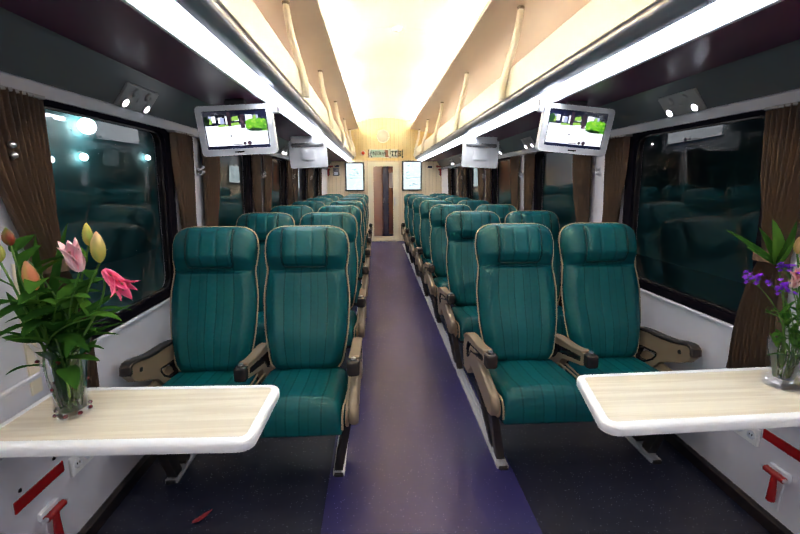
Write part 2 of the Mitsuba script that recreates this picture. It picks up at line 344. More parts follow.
# ------------------------------------------------------------------ reading light units on the sloping panels
pn = np.array([-0.797, 0, -0.604])     # the face of a unit, looking down into the room (right side)
pu = np.array([0.604, 0, -0.797])      # from the aisle towards the window
def reading_unit(s, yc, label):
    t = thing('reading_light_unit', label, 'reading light', 'reading light units above the windows')
    o = np.array([1.2925, yc, 1.775])
    def lay(m):
        m = m.copy(); v = np.array(m.vertices)
        m.vertices = o + v[:, :1] * np.array([0, 1.0, 0]) + v[:, 1:2] * (-pu) + v[:, 2:3] * pn
        if np.linalg.det(np.stack([[0, 1.0, 0], -pu, pn])) < 0: m.faces = np.array(m.faces)[:, ::-1]
        return side(m, s)
    put(P(lay(rbox(-0.128, 0.128, -0.058, 0.058, -0.004, 0.010, 0.008)), 'm_greyplastic'), t, 'plate')
    for sx in (-1, 1):
        k = put(P(lay(lathe([(0.0, 0.010), (0.024, 0.010), (0.024, 0.016), (0.018, 0.018), (0.0, 0.018)], 18).apply_translation((sx * 0.085, -0.030, 0))), 'm_greyplastic'), t, 'lamp_ring')
        put({**P(lay(lathe([(0.0175, 0.0185), (0.012, 0.021), (0.0, 0.022)], 16).apply_translation((sx * 0.085, -0.030, 0))), 'm_diff'), 'emitter': light(READ, 0.04)}, k, 'lens', label='lit white lens')
        put(P(lay(lathe([(0.0, 0.010), (0.021, 0.010), (0.019, 0.018), (0.009, 0.020), (0.0, 0.016)], 18).apply_translation((sx * 0.050, 0.026, 0))), 'm_greyplastic'), t, 'air_nozzle')
    put(P(lay(rbox(-0.012, 0.012, -0.012, 0.006, 0.010, 0.015, 0.003)), 'm_greyplastic'), t, 'button')
ORD = ['first', 'second', 'third', 'fourth', 'fifth', 'sixth', 'seventh']
for k in range(7):
    reading_unit(-1, 2.05 + 1.03 * k, f'grey reading light plate with two lit lenses above the left windows, {ORD[k]} from the tables')
    reading_unit(1, 2.05 + 1.03 * k, f'grey reading light plate with two lit lenses above the right windows, {ORD[k]} from the tables')

# ------------------------------------------------------------------ seats
ROWS, PITCH = 7, 1.03
SFR = [0, 0.02, 0.05, 0.15, 0.3, 0.5, 0.62, 0.69, 0.76, 0.84, 0.92, 0.955, 0.98, 0.993, 1.0]
SHW = [0.145, 0.172, 0.192, 0.212, 0.230, 0.238, 0.229, 0.222, 0.231, 0.236, 0.228, 0.212, 0.185, 0.155, 0.120]
REC, LEN, YB, ZB = math.radians(17.5), 0.79, 2.115, 0.405
from scipy.interpolate import PchipInterpolator
HW = PchipInterpolator(SFR, np.array(SHW) * 0.945)
def place(x, dd, s):
    """Seat-back coordinates (across, forward, fraction up) -> seat coordinates."""
    h = s * LEN
    return np.stack([x, YB + h * math.sin(REC) - dd * math.cos(REC), ZB + h * math.cos(REC) + dd * math.sin(REC)], -1)
def ss(a, b, x): t = np.clip((x - a) / (b - a), 0, 1); return t * t * (3 - 2 * t)
def front_depth(s, t):
    body = 0.052 + 0.020 * np.exp(-((s - 0.22) / 0.14) ** 2) + 0.042 * ss(0.69, 0.78, s) * (1 - 0.35 * ss(0.85, 1.0, s))
    body = body * np.clip(1 - np.clip((s - 0.90) / 0.10, 0, 1) ** 2.6, 0, 1) ** 0.5 * np.clip(s / 0.05, 0, 1) ** 0.4
    d = body * (1 - np.abs(t) ** 4.5) ** 0.45
    d += 0.010 * np.exp(-((np.abs(t) - 0.76) / 0.13) ** 2) * (s < 0.67) * ss(0.0, 0.1, s) * ss(0.68, 0.6, s)
    for c in (-0.52, -0.12, 0.12, 0.52):
        d -= 0.0022 * np.exp(-((t - c) / 0.025) ** 2) * ss(0.68, 0.66, s) * ss(0.02, 0.08, s)
    d -= 0.017 * np.exp(-((s - 0.685) / 0.011) ** 2) * (1 - np.abs(t) ** 6)
    return d
def backrest():
    s = np.unique(np.r_[np.linspace(0, 0.64, 26), np.linspace(0.64, 0.74, 14), np.linspace(0.74, 1, 24)]); t = np.sin(np.linspace(-1, 1, 61) * 1.25) / math.sin(1.25)
    S, Tt = np.meshgrid(s, t, indexing='ij'); W = HW(S)
    A = place(W * Tt, front_depth(S, Tt), S); B = place(W * Tt * 0.985, np.full_like(S, -0.012), S)
    return solid(A, B, np.stack([Tt, S], -1))
def head_pad():
    s = np.linspace(0.702, 0.975, 22); t = np.linspace(-1, 1, 37); S, Tt = np.meshgrid(s, t, indexing='ij')
    u = np.clip((S - 0.702) / 0.035, 0, 1); W = 0.118 * (0.80 + 0.20 * np.sqrt(1 - (1 - u) ** 2))
    edge = np.clip((1 - np.abs(Tt) ** 10), 0, 1) ** 0.5 * np.clip(np.minimum((S - 0.702) / 0.012, (0.975 - S) / 0.03), 0, 1) ** 0.5
    g = sum(0.004 * np.exp(-((Tt - c) / 0.05) ** 2) for c in (-0.353, 0.353))
    base = front_depth(S, W * Tt / HW(S))
    A = place(W * Tt, base + 0.006 + 0.027 * edge - g, S); B = place(W * Tt, base * 0.6, S)
    uv = np.stack([Tt * 0.34, S], -1)
    return solid(A, B, uv)
def pad_piping():
    W = lambda u: 0.118 * (0.80 + 0.20 * math.sqrt(max(0, 1 - (1 - min(u / 0.035, 1)) ** 2)))
    sv = np.r_[np.linspace(0.96, 0.74, 10), np.linspace(0.735, 0.703, 8)]
    left = [(-W(x - 0.702), x) for x in sv]; right = [(W(x - 0.702), x) for x in sv[::-1]]
    pts = [place(x, front_depth(np.array(q), np.array(x / HW(q))) + 0.016, q) for x, q in left + right]
    return tube(np.array(pts), 0.0062, 6)
def back_piping():
    sv = np.r_[np.linspace(0.02, 0.9, 30), np.linspace(0.92, 1.0, 10)]
    L = [(-(HW(q) + 0.0065), q) for q in sv]; R = [((HW(q) + 0.0065), q) for q in sv[::-1]]
    return tube(np.array([place(np.array(x), np.array(0.007), np.array(q)) for x, q in L + R]), 0.0042, 6)
def back_shell():
    s = np.linspace(0.0, 1.0, 34); t = np.linspace(-1, 1, 25); S, Tt = np.meshgrid(s, t, indexing='ij'); W = HW(S) + 0.004
    A = place(W * Tt, np.full_like(S, 0.001), S * 0.997)
    B = place(W * Tt * 0.97, -0.014 - 0.062 * (1 - np.abs(Tt) ** 5) ** 0.5 * (1 - (2 * np.abs(S - 0.5)) ** 8) ** 0.5, S * 0.995)
    return solid(A, B)
def cushion():
    u = np.unique(np.r_[np.linspace(0, 0.16, 14), np.linspace(0.16, 1, 16)]); t = np.sin(np.linspace(-1, 1, 41) * 1.2) / math.sin(1.2); U, Tt = np.meshgrid(u, t, indexing='ij')
    W = 0.226 + 0.010 * np.sin(U * 3.1) - 0.008 * (1 - U)
    fr = np.clip(U / 0.16, 0, 1); top = 0.128 * np.sqrt(np.clip(1 - (1 - fr) ** 2.4, 0, 1)) * (1 - np.abs(Tt) ** 9) ** 0.4
    top = top + 0.010 * (1 - Tt ** 2) * fr - 0.022 * U + 0.008 * np.exp(-((U - 0.2) / 0.15) ** 2) * fr
    for c in (-0.42, 0.42): top -= 0.004 * np.exp(-((Tt - c) / 0.04) ** 2) * fr
    Y = 1.685 + 0.44 * U
    A = np.stack([W * Tt, Y, 0.302 + top * 1.06], -1); B = np.stack([W * Tt * 0.97, Y + 0.012, np.full_like(U, 0.288)], -1)
    return solid(A, B, np.stack([Tt * 0.9, U], -1))
def cushion_piping(sx):
    u = np.linspace(1, 0.10, 16); y = 1.685 + 0.44 * u; W = 0.226 + 0.010 * np.sin(u * 3.1) - 0.008 * (1 - u)
    z = 0.312 + 0.100 - 0.022 * u
    pts = list(np.stack([sx * (W + 0.003), y, z], -1)) + [(sx * 0.222, 1.705, 0.392), (sx * 0.221, 1.692, 0.362), (sx * 0.220, 1.690, 0.318)]
    return tube(spline(pts, 30), 0.0055, 6)
ARM = Polygon([(1.725, 0.560), (1.722, 0.590), (1.735, 0.612), (1.90, 0.626), (2.14, 0.640), (2.215, 0.620), (2.235, 0.54), (2.205, 0.430), (2.10, 0.405), (2.00, 0.430), (1.93, 0.492), (1.76, 0.530)]).buffer(0.012, quad_segs=3).buffer(-0.012, quad_segs=3).buffer(-0.01).buffer(0.01, quad_segs=3)
SLOT = Polygon([(1.95, 0.535), (2.10, 0.550), (2.13, 0.52), (2.12, 0.470), (2.05, 0.462), (1.985, 0.492)]).buffer(-0.012).buffer(0.012, quad_segs=3)
BAR = Polygon([(1.730, 0.565), (1.735, 0.605), (1.90, 0.622), (2.14, 0.636), (2.215, 0.620), (2.235, 0.54), (2.205, 0.43), (2.10, 0.415), (2.05, 0.470), (2.00, 0.532), (1.78, 0.545)]).buffer(-0.01).buffer(0.01, quad_segs=3)
BSLOT = Polygon([(1.80, 0.567), (1.80, 0.588), (2.12, 0.600), (2.15, 0.56), (2.13, 0.51), (2.09, 0.52), (2.05, 0.560)]).buffer(-0.008).buffer(0.008, quad_segs=3)
DROP = 0.20                      # the arms fall towards the back
ARM, SLOT, BAR, BSLOT = [affinity.affine_transform(q, [1, 0, -DROP, 1, 0, DROP * 1.74]) for q in (ARM, SLOT, BAR, BSLOT)]
SH = {}
def seat_shapes():
    m, uv = backrest(); SH['backrest'] = P(m, 'm_leather', True, uv=uv)
    m, uv = head_pad(); SH['pad'] = P(m, 'm_leather', True, uv=uv)
    SH['pad_pipe'] = P(pad_piping(), 'm_leather_dark', 60); SH['piping'] = P(back_piping(), 'm_piping', 60)
    SH['shell'] = P(back_shell(), 'm_shell', True)
    m, uv = cushion(); SH['cushion'] = P(m, 'm_leather', True, uv=uv)
    for sx in (-1, 1): SH['cpipe', sx] = P(cushion_piping(sx), 'm_piping', 60)
    SH['pan'] = P(rbox(-0.20, 0.20, 1.76, 2.14, 0.235, 0.288, 0.02), 'm_black')
    SH['arm', 0] = P(ext_x(BAR.difference(BSLOT), -0.021, 0.021), 'm_arm', 40)
    SH['slot', 0] = P(ext_x(BSLOT.buffer(0.003).difference(BSLOT.buffer(-0.004)), -0.0225, 0.0225), 'm_black', 40)
    SH['arm', 1] = P(ext_x(ARM.difference(SLOT), -0.019, 0.019), 'm_arm', 40)
    SH['slot', 1] = P(ext_x(SLOT.buffer(0.004).difference(SLOT.buffer(-0.006)), -0.0205, 0.0205), 'm_black', 40)
    top = spline([(0, 1.724, 0.575), (0, 1.735, 0.612), (0, 1.82, 0.622), (0, 2.00, 0.635), (0, 2.15, 0.643), (0, 2.215, 0.622)], 20)
    top[:, 2] -= DROP * (top[:, 1] - 1.74)
    man = lambda q: m3.Manifold(m3.Mesh(np.asarray(q.vertices, np.float32), np.asarray(q.faces, np.uint32)))
    for w, (dz, nm_) in (((0.026, 0.007), (-0.004, 0)), ((0.025, 0.010), (0.0, 1))):
        a = [rbox(-w[0], w[0], p[1] - 0.012, p[1] + 0.012, p[2] - 0.008 + dz, p[2] + w[1] + dz, 0.008, 6) for p in (top[4:] if nm_ == 0 else top)]
        un = m3.Manifold.batch_boolean([m3.Manifold.batch_hull([man(a[i]), man(a[i + 1])]) for i in range(len(a) - 1)], m3.OpType.Add)
        SH['arm_pad', nm_] = P(tm(un), 'm_arm' if nm_ == 0 else 'm_black', 40)
    SH['arm_tip'] = P(rbox(-0.028, 0.028, 1.712, 1.765, 0.548, 0.618, 0.012), 'm_black')
    SH['knob'] = P(perm(lathe([(0.0, 0.0), (0.010, 0.0), (0.010, 0.005), (0.0, 0.006)], 14), [(1, 1), (2, 1), (0, 1)], (0.0195, 1.80, 0.566)), 'm_black')
    SH['button'] = P(perm(lathe([(0.0, 0.0), (0.012, 0.0), (0.011, 0.006), (0.0, 0.007)], 14), [(0, 1), (1, 1), (2, 1)], (0.0, 1.745, 0.621)), 'm_chrome')
    cap = lambda y0, z0, y1, z1, r0, r1: Polygon(np.vstack([np.array(Point(y0, z0).buffer(r0, quad_segs=6).exterior.coords), np.array(Point(y1, z1).buffer(r1, quad_segs=6).exterior.coords)])).convex_hull if False else Point(y0, z0).buffer(r0, quad_segs=6).union(Point(y1, z1).buffer(r1, quad_segs=6)).convex_hull
    SH['panel'] = P(cham_x(cap(1.700, 0.405, 2.06, 0.475, 0.060, 0.062), -0.021, 0.021, 0.011), 'm_arm', 50)
    SH['skirt'] = P(cham_x(cap(1.735, 0.360, 2.10, 0.400, 0.048, 0.055), -0.007, 0.007, 0.003), 'm_shell', 50)
    leg = lambda a, b, w0, w1: tm(m3.Manifold.batch_hull([m3.Manifold.cube((0.030, w0, 0.02), True).translate(a), m3.Manifold.cube((0.040, w1, 0.012), True).translate(b)]))
    SH['leg_front'] = P(leg((0, 1.80, 0.30), (0.055, 1.835, 0.027), 0.075, 0.055), 'm_black', False)
    SH['leg_rear'] = P(leg((0, 2.08, 0.30), (0.055, 1.93, 0.027), 0.060, 0.050), 'm_black', False)
seat_shapes()
def seat(s, col, row):
    """col 0 = aisle, 1 = window; s = side of the aisle."""
    sd, cl = ('left', 'right')[s > 0], ('aisle', 'window')[col]
    t = thing('train_seat', f'teal leather {cl} seat {sd} of the aisle, in the {ORD[row]} row from the tables', 'seat', f'teal seats {sd} of the aisle')
    dy = row * PITCH + (0.0 if s > 0 else -0.035)
    xc = s * ((0.590, 1.085)[col]) - 0.005
    M = T().translate([xc, dy, 0])
    b = put(SH['backrest'], t, 'backrest', M)
    put(SH['pad'], b, 'headrest_pad', M); put(SH['pad_pipe'], b, 'pad_piping', M)
    put(SH['piping'], b, 'piping', M, 'cream piping'); put(SH['shell'], t, 'back_shell', M, 'beige back shell')
    c = put(SH['cushion'], t, 'seat_cushion', M)
    for sx in (-1, 1): put(SH['cpipe', sx], c, 'piping', M, 'cream piping')
    put(SH['pan'], t, 'seat_pan', M)
    def arm(x, tip, back=0.0, down=0.0):
        A = T().translate([x, dy + back, -down])
        j = 0 if tip else 1
        k = put(SH['arm', j], t, 'armrest', A, 'beige armrest')
        put(SH['arm_pad', j], k, 'arm_pad', A); put(SH['slot', j], k, 'slot_rim', A)
        if tip: put(SH['arm_tip'], k, 'tip', A); put(SH['button'], k, 'recline_button', A)
        F = A if s < 0 else A @ T().scale([-1, 1, 1])
        if not tip: put(SH['knob'], k, 'knob', F)
    if col == 0:
        arm(s * 0.318 - 0.005, True, 0.02); arm(s * 0.838 - 0.005, True, 0.085, 0.045)
        put(SH['panel'], t, 'side_panel', T().translate([s * 0.318 - 0.005, dy, 0]), 'beige side panel')
        put(SH['skirt'], t, 'side_skirt', T().translate([s * 0.350 - 0.005, dy, 0]))
        xl, sg = s * 0.352 - 0.005, s
    else:
        arm(s * 1.312, False, 0.035, 0.0)
        put(SH['skirt'], t, 'side_skirt', T().translate([s * 1.322, dy, 0]))
        xl, sg = s * 1.255, -s
    L = T().translate([xl, dy, 0]) @ T().scale([sg, 1, 1])
    put(SH['leg_front'], t, 'leg', L); put(SH['leg_rear'], t, 'leg', L)
for row in range(ROWS):
    for s in (-1, 1):
        for col in (0, 1): seat(s, col, row)
# floor rails that the legs bolt to
rail_prof = lambda: Polygon([(-0.028, 0), (0.028, 0), (0.028, 0.016), (0.010, 0.020), (0.008, 0.010), (-0.008, 0.010), (-0.010, 0.020), (-0.028, 0.016)])
for s in (-1, 1):
    for x, where in ((0.405, 'aisle'), (1.195, 'window')):
        for (a, b, lb) in ((1.76, 4.86, 'rows one to three'), (4.92, 9.25, 'row four onward')):
            t = thing('seat_rail', f'metal floor rail under the {"left" if s < 0 else "right"} seats, {where} side, {lb}', 'rail', 'seat rails in the floor')
            z0 = 0.003 if where == 'aisle' else 0.0
            put(P(perm(ext_y(affinity.translate(rail_prof(), s * x - 0.005, z0), a, b), [(0, 1), (1, 1), (2, 1)]), 'm_alu', False), t, 'track')
            put(P(rbox(s * x - 0.026, s * x + 0.016, a - 0.012, a - 0.001, z0 + 0.0, z0 + 0.018, 0.003), 'm_black'), t, 'end_stop')

# ------------------------------------------------------------------ tables
def table(poly, wallside, label, rot):
    t = thing('folding_table', label, 'table')
    c = poly.centroid
    R = T().translate([c.x, c.y, 0]) @ T().rotate([0, 0, 1], rot) @ T().translate([-c.x, -c.y, 0])
    o = poly.buffer(-0.045).buffer(0.045, quad_segs=6)
    def ring(p, z): return np.c_[np.array(p.exterior.coords)[:-1], np.full(len(p.exterior.coords) - 1, z)]
    zs = [(0.012, 0.664), (0.003, 0.668), (0.0, 0.675), (0.0, 0.690), (0.002, 0.697), (0.008, 0.7015), (0.016, 0.7025), (0.022, 0.7015)]
    hull = m3.Manifold.batch_hull([m3.Manifold.hull_points(ring(o.buffer(-d_ if d_ else 0), z)) for d_, z in zs[:-1]])
    inner = o.buffer(-0.026)
    cut = m3.Manifold.hull_points(np.vstack([ring(inner, 0.699), ring(inner, 0.72)]))
    put(P(tm(hull - cut), 'm_white', 40), t, 'edge_tray', R, 'white rounded rim')
    put(P(perm(ext(inner, 0.0012), [(0, 1), (1, 1), (2, 1)], (0, 0, 0.6988)), 'm_wood', False), t, 'tabletop', R, 'pale wood grain top')
    x = wallside * 1.350
    put(P(rbox(min(x, x - wallside * 0.03), max(x, x - wallside * 0.03), 1.05, 1.33, 0.60, 0.664, 0.004), 'm_alu'), t, 'wall_hinge')
    put(P(rbox(min(x - wallside * 0.02, x - wallside * 0.62), max(x - wallside * 0.02, x - wallside * 0.62), 1.16, 1.22, 0.650, 0.664, 0.004), 'm_alu'), t, 'support_bar')
    return t
table(Polygon([(-0.556, 1.036), (-1.335, 1.036), (-1.335, 1.372), (-0.556, 1.372)]), -1, 'pale wood folding table with white rim under the left window, carrying pink lilies', -1.6)
table(Polygon([(0.435, 1.045), (1.335, 1.045), (1.335, 1.378), (0.520, 1.378)]), 1, 'pale wood folding table with slanted white rim under the right window, carrying purple flowers', 1.6)

# ------------------------------------------------------------------ curtains and coat hooks
def curtain_mesh(s, top, tie, bot, zt=1.672, ztie=1.10, zb=0.80, pl=8, ph=0.0, seed=0):
    """top, tie, bot: (near y, far y) of the cloth at its head, at the tieback and at its hem."""
    M, N = 44, pl * 10 + 1
    zz = np.linspace(zt, zb, M); u = np.linspace(0, 1, N); Z, U = np.meshgrid(zz, u, indexing='ij')
    k = np.clip((zt - Z) / (zt - ztie), 0, 1); q = np.clip((ztie - Z) / (ztie - zb), 0, 1)
    e0, e1 = k ** 1.7, 1 - (1 - q) ** 2.2
    near = np.where(Z >= ztie, top[0] + (tie[0] - top[0]) * e0, tie[0] + (bot[0] - tie[0]) * e1)
    farr = np.where(Z >= ztie, top[1] + (tie[1] - top[1]) * e0, tie[1] + (bot[1] - tie[1]) * e1)
    wob = 0.25 * np.sin(Z * 7 + seed) * np.sin(np.pi * U)
    wave = 0.5 + 0.5 * np.sin(2 * np.pi * pl * (U + 0.03 * np.sin(Z * 5 + seed)) + ph + wob * 3)
    squeeze = np.exp(-((Z - ztie) / 0.06) ** 2)
    depth = 0.036 * (1 - 0.35 * squeeze) * (0.7 + 0.3 * np.sin(np.pi * U))
    X = wall_x(Z) - 0.022 - depth * wave - 0.030 * squeeze * np.sin(np.pi * U)
    Yy = near + (farr - near) * U
    A = np.stack([X, Yy, Z], -1); B = A + [0.004, 0, 0]
    return side(solid(A, B), s)
def curtain(s, top, tie, bot, label, **k):
    t = thing('curtain', label, 'curtain', 'brown curtains at the windows')
    put(P(curtain_mesh(s, top, tie, bot, **k), 'm_curtain', 40), t, 'cloth')
    zt = k.get('ztie', 1.10); a, b = tie; c, h = (a + b) / 2, (b - a) / 2 + 0.006
    an = np.linspace(0, 2 * np.pi, 25)[:-1]
    ringp = [(wall_x(zt) - 0.052 + 0.048 * math.cos(q), c + h * math.sin(q)) for q in an]
    rin = Polygon(ringp); body = ext(rin.difference(rin.buffer(-0.004)), 0.045)
    put(P(side(body.apply_translation((0, 0, zt - 0.022)), s), 'm_tie', 40), t, 'tieback')
    put(P(side(rbox(wall_x(1.68) - 0.052, wall_x(1.68) - 0.004, top[0] - 0.005, top[1] + 0.005, 1.664, 1.676, 0.003), s), 'm_midgrey'), t, 'header_rail')
for s in (-1, 1):
    far, pitch, cnt = WIN[s]; sd = 'left' if s < 0 else 'right'
    for k in range(cnt):
        f = far + pitch * k
        if s < 0 and k == 0: curtain(s, (1.24, 1.480), (1.380, 1.490), (1.42, 1.590), 'brown pleated curtain tied back behind the lilies on the left table', ztie=1.13, zb=0.60, pl=10)
        elif s > 0 and k == 0: curtain(s, (1.31, 1.578), (1.425, 1.522), (1.40, 1.615), 'brown pleated curtain tied back behind the purple flowers on the right table', ztie=1.12, zb=0.585, pl=10)
        else: curtain(s, (f - 1.03, f - 0.765), (f - 1.03, f - 0.90), (f - 1.03, f - 0.87), f'brown pleated curtain on the near edge of the {ORD[k]} window from the tables, {sd} side', seed=k, ztie=0.98, zb=0.80)
        curtain(s, (f + 0.055, f + 0.285), (f + 0.14, f + 0.255), (f + 0.12, f + 0.265), f'brown pleated curtain on the far edge of the {ORD[k]} window from the tables, {sd} side', seed=k + 3, ztie=0.96, zb=0.80)
def hook(s, y, z, label):
    t = thing('coat_hook', label, 'coat hook', 'chrome coat hooks on the pillars')
    xw = wall_x(z)
    put(P(side(rbox(xw - 0.008, xw + 0.001, y - 0.016, y + 0.016, z - 0.035, z + 0.035, 0.004), s), 'm_chrome'), t, 'plate')
    for dz in (0.014, -0.016):
        put(P(side(cat(tube(spline([(xw - 0.006, y, z + dz), (xw - 0.035, y - 0.008, z + dz - 0.006), (xw - 0.055, y - 0.018, z + dz + 0.008)], 10), 0.0055, 8), trimesh.creation.icosphere(2, 0.0105).apply_translation((xw - 0.056, y - 0.019, z + dz + 0.010))), s), 'm_chrome', 50), t, 'prong')
for s in (-1, 1):
    far, pitch, cnt = WIN[s]
    for k in range(-1, cnt):
        if k < 0 and s > 0: continue
        w = ('beside the lilies, left of the first window' if k < 0 else f'on the {"left" if s < 0 else "right"} pillar after the {ORD[k]} window from the tables')
        hook(s, far + pitch * k + (0.40 if k >= 0 else 0.50), 1.47 if k >= 0 else 1.487, f'chrome double coat hook {w}')

# ------------------------------------------------------------------ televisions, monitors, screens
def television(s, rot, c, label):
    t = thing('television', label, 'television')
    M = T().translate(c) @ T().rotate([0, 1, 0], rot) @ T().rotate([1, 0, 0], 7)
    W, H = 0.212, 0.136
    def frame(p, y0, y1): return ext_y(p, y0, y1)
    put(P(frame(rrect(-W, -H, W, H, 0.024), 0.0, 0.034), 'm_plastic', 40), t, 'casing', M)
    put(P(frame(rrect(-W, -H, W, H, 0.024).difference(sbox(-0.178, -0.098, 0.178, 0.108)), -0.012, 0.0), 'm_plastic', 40), t, 'bezel', M, 'silver-white bezel')
    put(P(frame(rrect(-W + 0.03, -H + 0.03, W - 0.03, H - 0.03, 0.02), 0.034, 0.062), 'm_greyplastic', 40), t, 'back_cover', M)
    put(P(bx(-0.178, 0.178, -0.004, -0.0005, -0.098, 0.108), 'm_navy', False), t, 'screen', M, 'dark blue screen')
    put(P(rbox(-0.026, 0.026, -0.014, -0.011, -0.121, -0.113, 0.001), 'm_black'), t, 'badge', M)
    put(P(rbox(-0.06, 0.06, 0.036, 0.066, H - 0.03, H + 0.036, 0.01), 'm_black'), t, 'mount', M)
    # the wing that joins the set to the light strip
    wx0, wx1 = (W - 0.03, W + 0.035) if s < 0 else (-W - 0.035, -W + 0.03)
    put(P(rbox(wx0, wx1, 0.002, 0.04, H - 0.055, H + 0.02, 0.008), 'm_plastic'), t, 'side_bracket', M)
    def pic(polys, nm, m, rad, dep):
        ms = []
        for p in polys:
            p = p.intersection(sbox(-0.172, -0.090, 0.172, 0.100))
            if not p.is_empty: ms.append(ext_y(p, -0.0045 - dep, -0.0042))
        shp = P(cat(*ms), m, False)
        if rad: shp['emitter'] = light(rad, 0.12)
        k_ = put(shp, t, nm, M)
        if len(ms) > 1: labels[k_] = {'kind': 'stuff'}
    R = random.Random(5)
    ground = sbox(-0.172, -0.082, 0.172, 0.030)
    bush = Polygon([(0.055, 0.012)] + [(0.055 + 0.12 * i / 10 + R.uniform(-0.004, 0.004), 0.028 + 0.035 * math.sin(0.5 + i / 10 * 1.9) + R.uniform(-0.005, 0.005)) for i in range(11)] + [(0.176, -0.006), (0.12, -0.008), (0.075, -0.004)]).buffer(0)
    pic([ground, sbox(-0.095, 0.040, -0.07, 0.072), sbox(-0.055, 0.035, -0.045, 0.078), sbox(0.058, 0.045, 0.098, 0.083), sbox(-0.13, 0.045, -0.108, 0.08), sbox(-0.005, 0.05, 0.022, 0.062)], 'picture_bright', 'm_black', (0.62, 0.66, 0.72), 0.0)
    pic([bush], 'picture_bush', 'm_black', (0.10, 0.34, 0.012), 0.0012)
    pic([Polygon([(x, y), (x + a, y + 0.002), (x + a - 0.004, y + b), (x + 0.003, y + b * 0.8)]) for x, y, a, b in [(-0.166, 0.036, 0.035, 0.034), (-0.10, 0.022, 0.04, 0.014), (-0.028, 0.028, 0.05, 0.016), (-0.02, 0.052, 0.04, 0.026), (0.10, 0.06, 0.02, 0.02), (-0.06, 0.024, 0.05, 0.010)]], 'picture_foliage', 'm_black', (0.20, 0.38, 0.06), 0.0010)
    pic([Polygon([(x, y), (x + a, y + 0.002), (x + a, y + b), (x + 0.002, y + b)]) for x, y, a, b in [(-0.084, 0.036, 0.022, 0.034), (0.10, 0.05, 0.03, 0.03), (-0.150, 0.055, 0.02, 0.025)]], 'picture_haze', 'm_black', (0.28, 0.32, 0.50), 0.0008)
    pic([Point(0.075 + 0.095 * R.random(), 0.002 + 0.05 * R.random()).buffer(R.uniform(0.003, 0.008), quad_segs=2) for _ in range(14)], 'picture_bush_shade', 'm_black', (0.03, 0.16, 0.006), 0.0013)
    pic([Point(0.075 + 0.095 * R.random(), 0.012 + 0.045 * R.random()).buffer(R.uniform(0.003, 0.007), quad_segs=2) for _ in range(10)], 'picture_bush_light', 'm_black', (0.24, 0.48, 0.04), 0.00135)
    pic([sbox(-0.042, 0.025, -0.026, 0.100), sbox(0.028, 0.012, 0.050, 0.085)], 'picture_trunks', 'm_trunk', None, 0.0016)
    pic([Point(0.035, -0.072).buffer(0.008), Point(0.062, -0.071).buffer(0.011), sbox(-0.03, -0.078, 0.02, -0.075), Point(-0.035, -0.028).buffer(0.004)], 'picture_figures', 'm_trunk', None, 0.0014)
    pic([Polygon([(-0.172, 0.03), (-0.172, 0.075), (-0.150, 0.085), (-0.14, 0.06), (-0.150, 0.035)]), Polygon([(0.055, 0.005), (0.085, -0.006), (0.14, -0.008), (0.15, 0.004), (0.10, 0.010)])], 'picture_shadows', 'm_darkleaf', None, 0.0018)
television(-1, -3.0, [-0.998, 2.50, 1.690], 'silver-framed television under the left rack showing a park with a green bush')
television(1, 5.0, [0.983, 2.50, 1.700], 'silver-framed television under the right rack showing a park with a green bush')
def monitor_back(s, label):
    t = thing('hanging_monitor', label, 'monitor')
    M = T().translate([s * 0.915, 4.5, 1.690]) @ T().rotate([0, 1, 0], s * 2.5)
    put(P(ext_y(rrect(-0.195, -0.142, 0.195, 0.142, 0.020), 0.0, 0.040), 'm_plastic', 40), t, 'casing', M)
    put(P(rbox(-0.165, 0.165, -0.030, 0.0, 0.070, 0.110, 0.014), 'm_midgrey'), t, 'hinge_bar', M, 'dark hinge bar')
    put(P(cat(rbox(-0.075, 0.075, -0.014, 0.0, -0.068, 0.055, 0.006), *[bx(-0.06, 0.06, -0.0175, -0.0135, -0.055 + 0.018 * i, -0.047 + 0.018 * i) for i in range(6)]), 'm_plastic'), t, 'vent_plate', M)
    put(P(rbox(-0.19, 0.19, 0.040, 0.048, -0.125, 0.125, 0.003), 'm_black'), t, 'screen', M)
    put(P(rbox(-0.17, 0.17, 0.0, 0.04, 0.135, 0.185, 0.008), 'm_plastic'), t, 'mount', M)
monitor_back(-1, 'grey back of a monitor hung under the left rack, facing the far end')
monitor_back(1, 'grey back of a monitor hung under the right rack, facing the far end')
def end_screen(x0, x1, z0, z1, label):
    t = thing('display_screen', label, 'screen')
    put(P(ext_y(sbox(x0, z0, x1, z1).difference(sbox(x0 + 0.030, z0 + 0.030, x1 - 0.030, z1 - 0.030)), YE - 0.045, YE), 'm_black', False), t, 'frame', label='thin black frame')
    p = sbox(x0 + 0.03, z0 + 0.03, x1 - 0.03, z1 - 0.03)
    w, h = x1 - x0 - 0.06, z1 - z0 - 0.06
    put({**P(ext_y(p, YE - 0.035, YE - 0.001), 'm_black', False), 'emitter': light((0.47, 0.57, 0.60), 0.2)}, t, 'panel', label='glowing white panel')
    R = random.Random(int(abs(x0) * 100))
    for i in range(9):
        a, b = R.uniform(0.08, 0.7), R.uniform(0.1, 0.9)
        put(P(bx(x0 + 0.03 + a * w, x0 + 0.03 + min(a + R.uniform(0.06, 0.22), 0.95) * w, YE - 0.0365, YE - 0.035, z0 + 0.03 + b * h, z0 + 0.03 + b * h + 0.014), 'm_screenmark', False), t, 'screen_mark')
    put(P(bx(x0 + 0.05, x1 - 0.05, YE - 0.0365, YE - 0.035, z0 + 0.30, z0 + 0.308), 'm_screenmark', False), t, 'screen_mark')
mat('m_screenmark', prin((0.35, 0.72, 0.78), 0.4))
end_screen(-0.925, -0.480, 1.190, 1.850, 'upright lit display left of the end door, white with black frame')
end_screen(0.405, 0.865, 1.200, 1.885, 'upright lit display right of the end door, white with black frame')

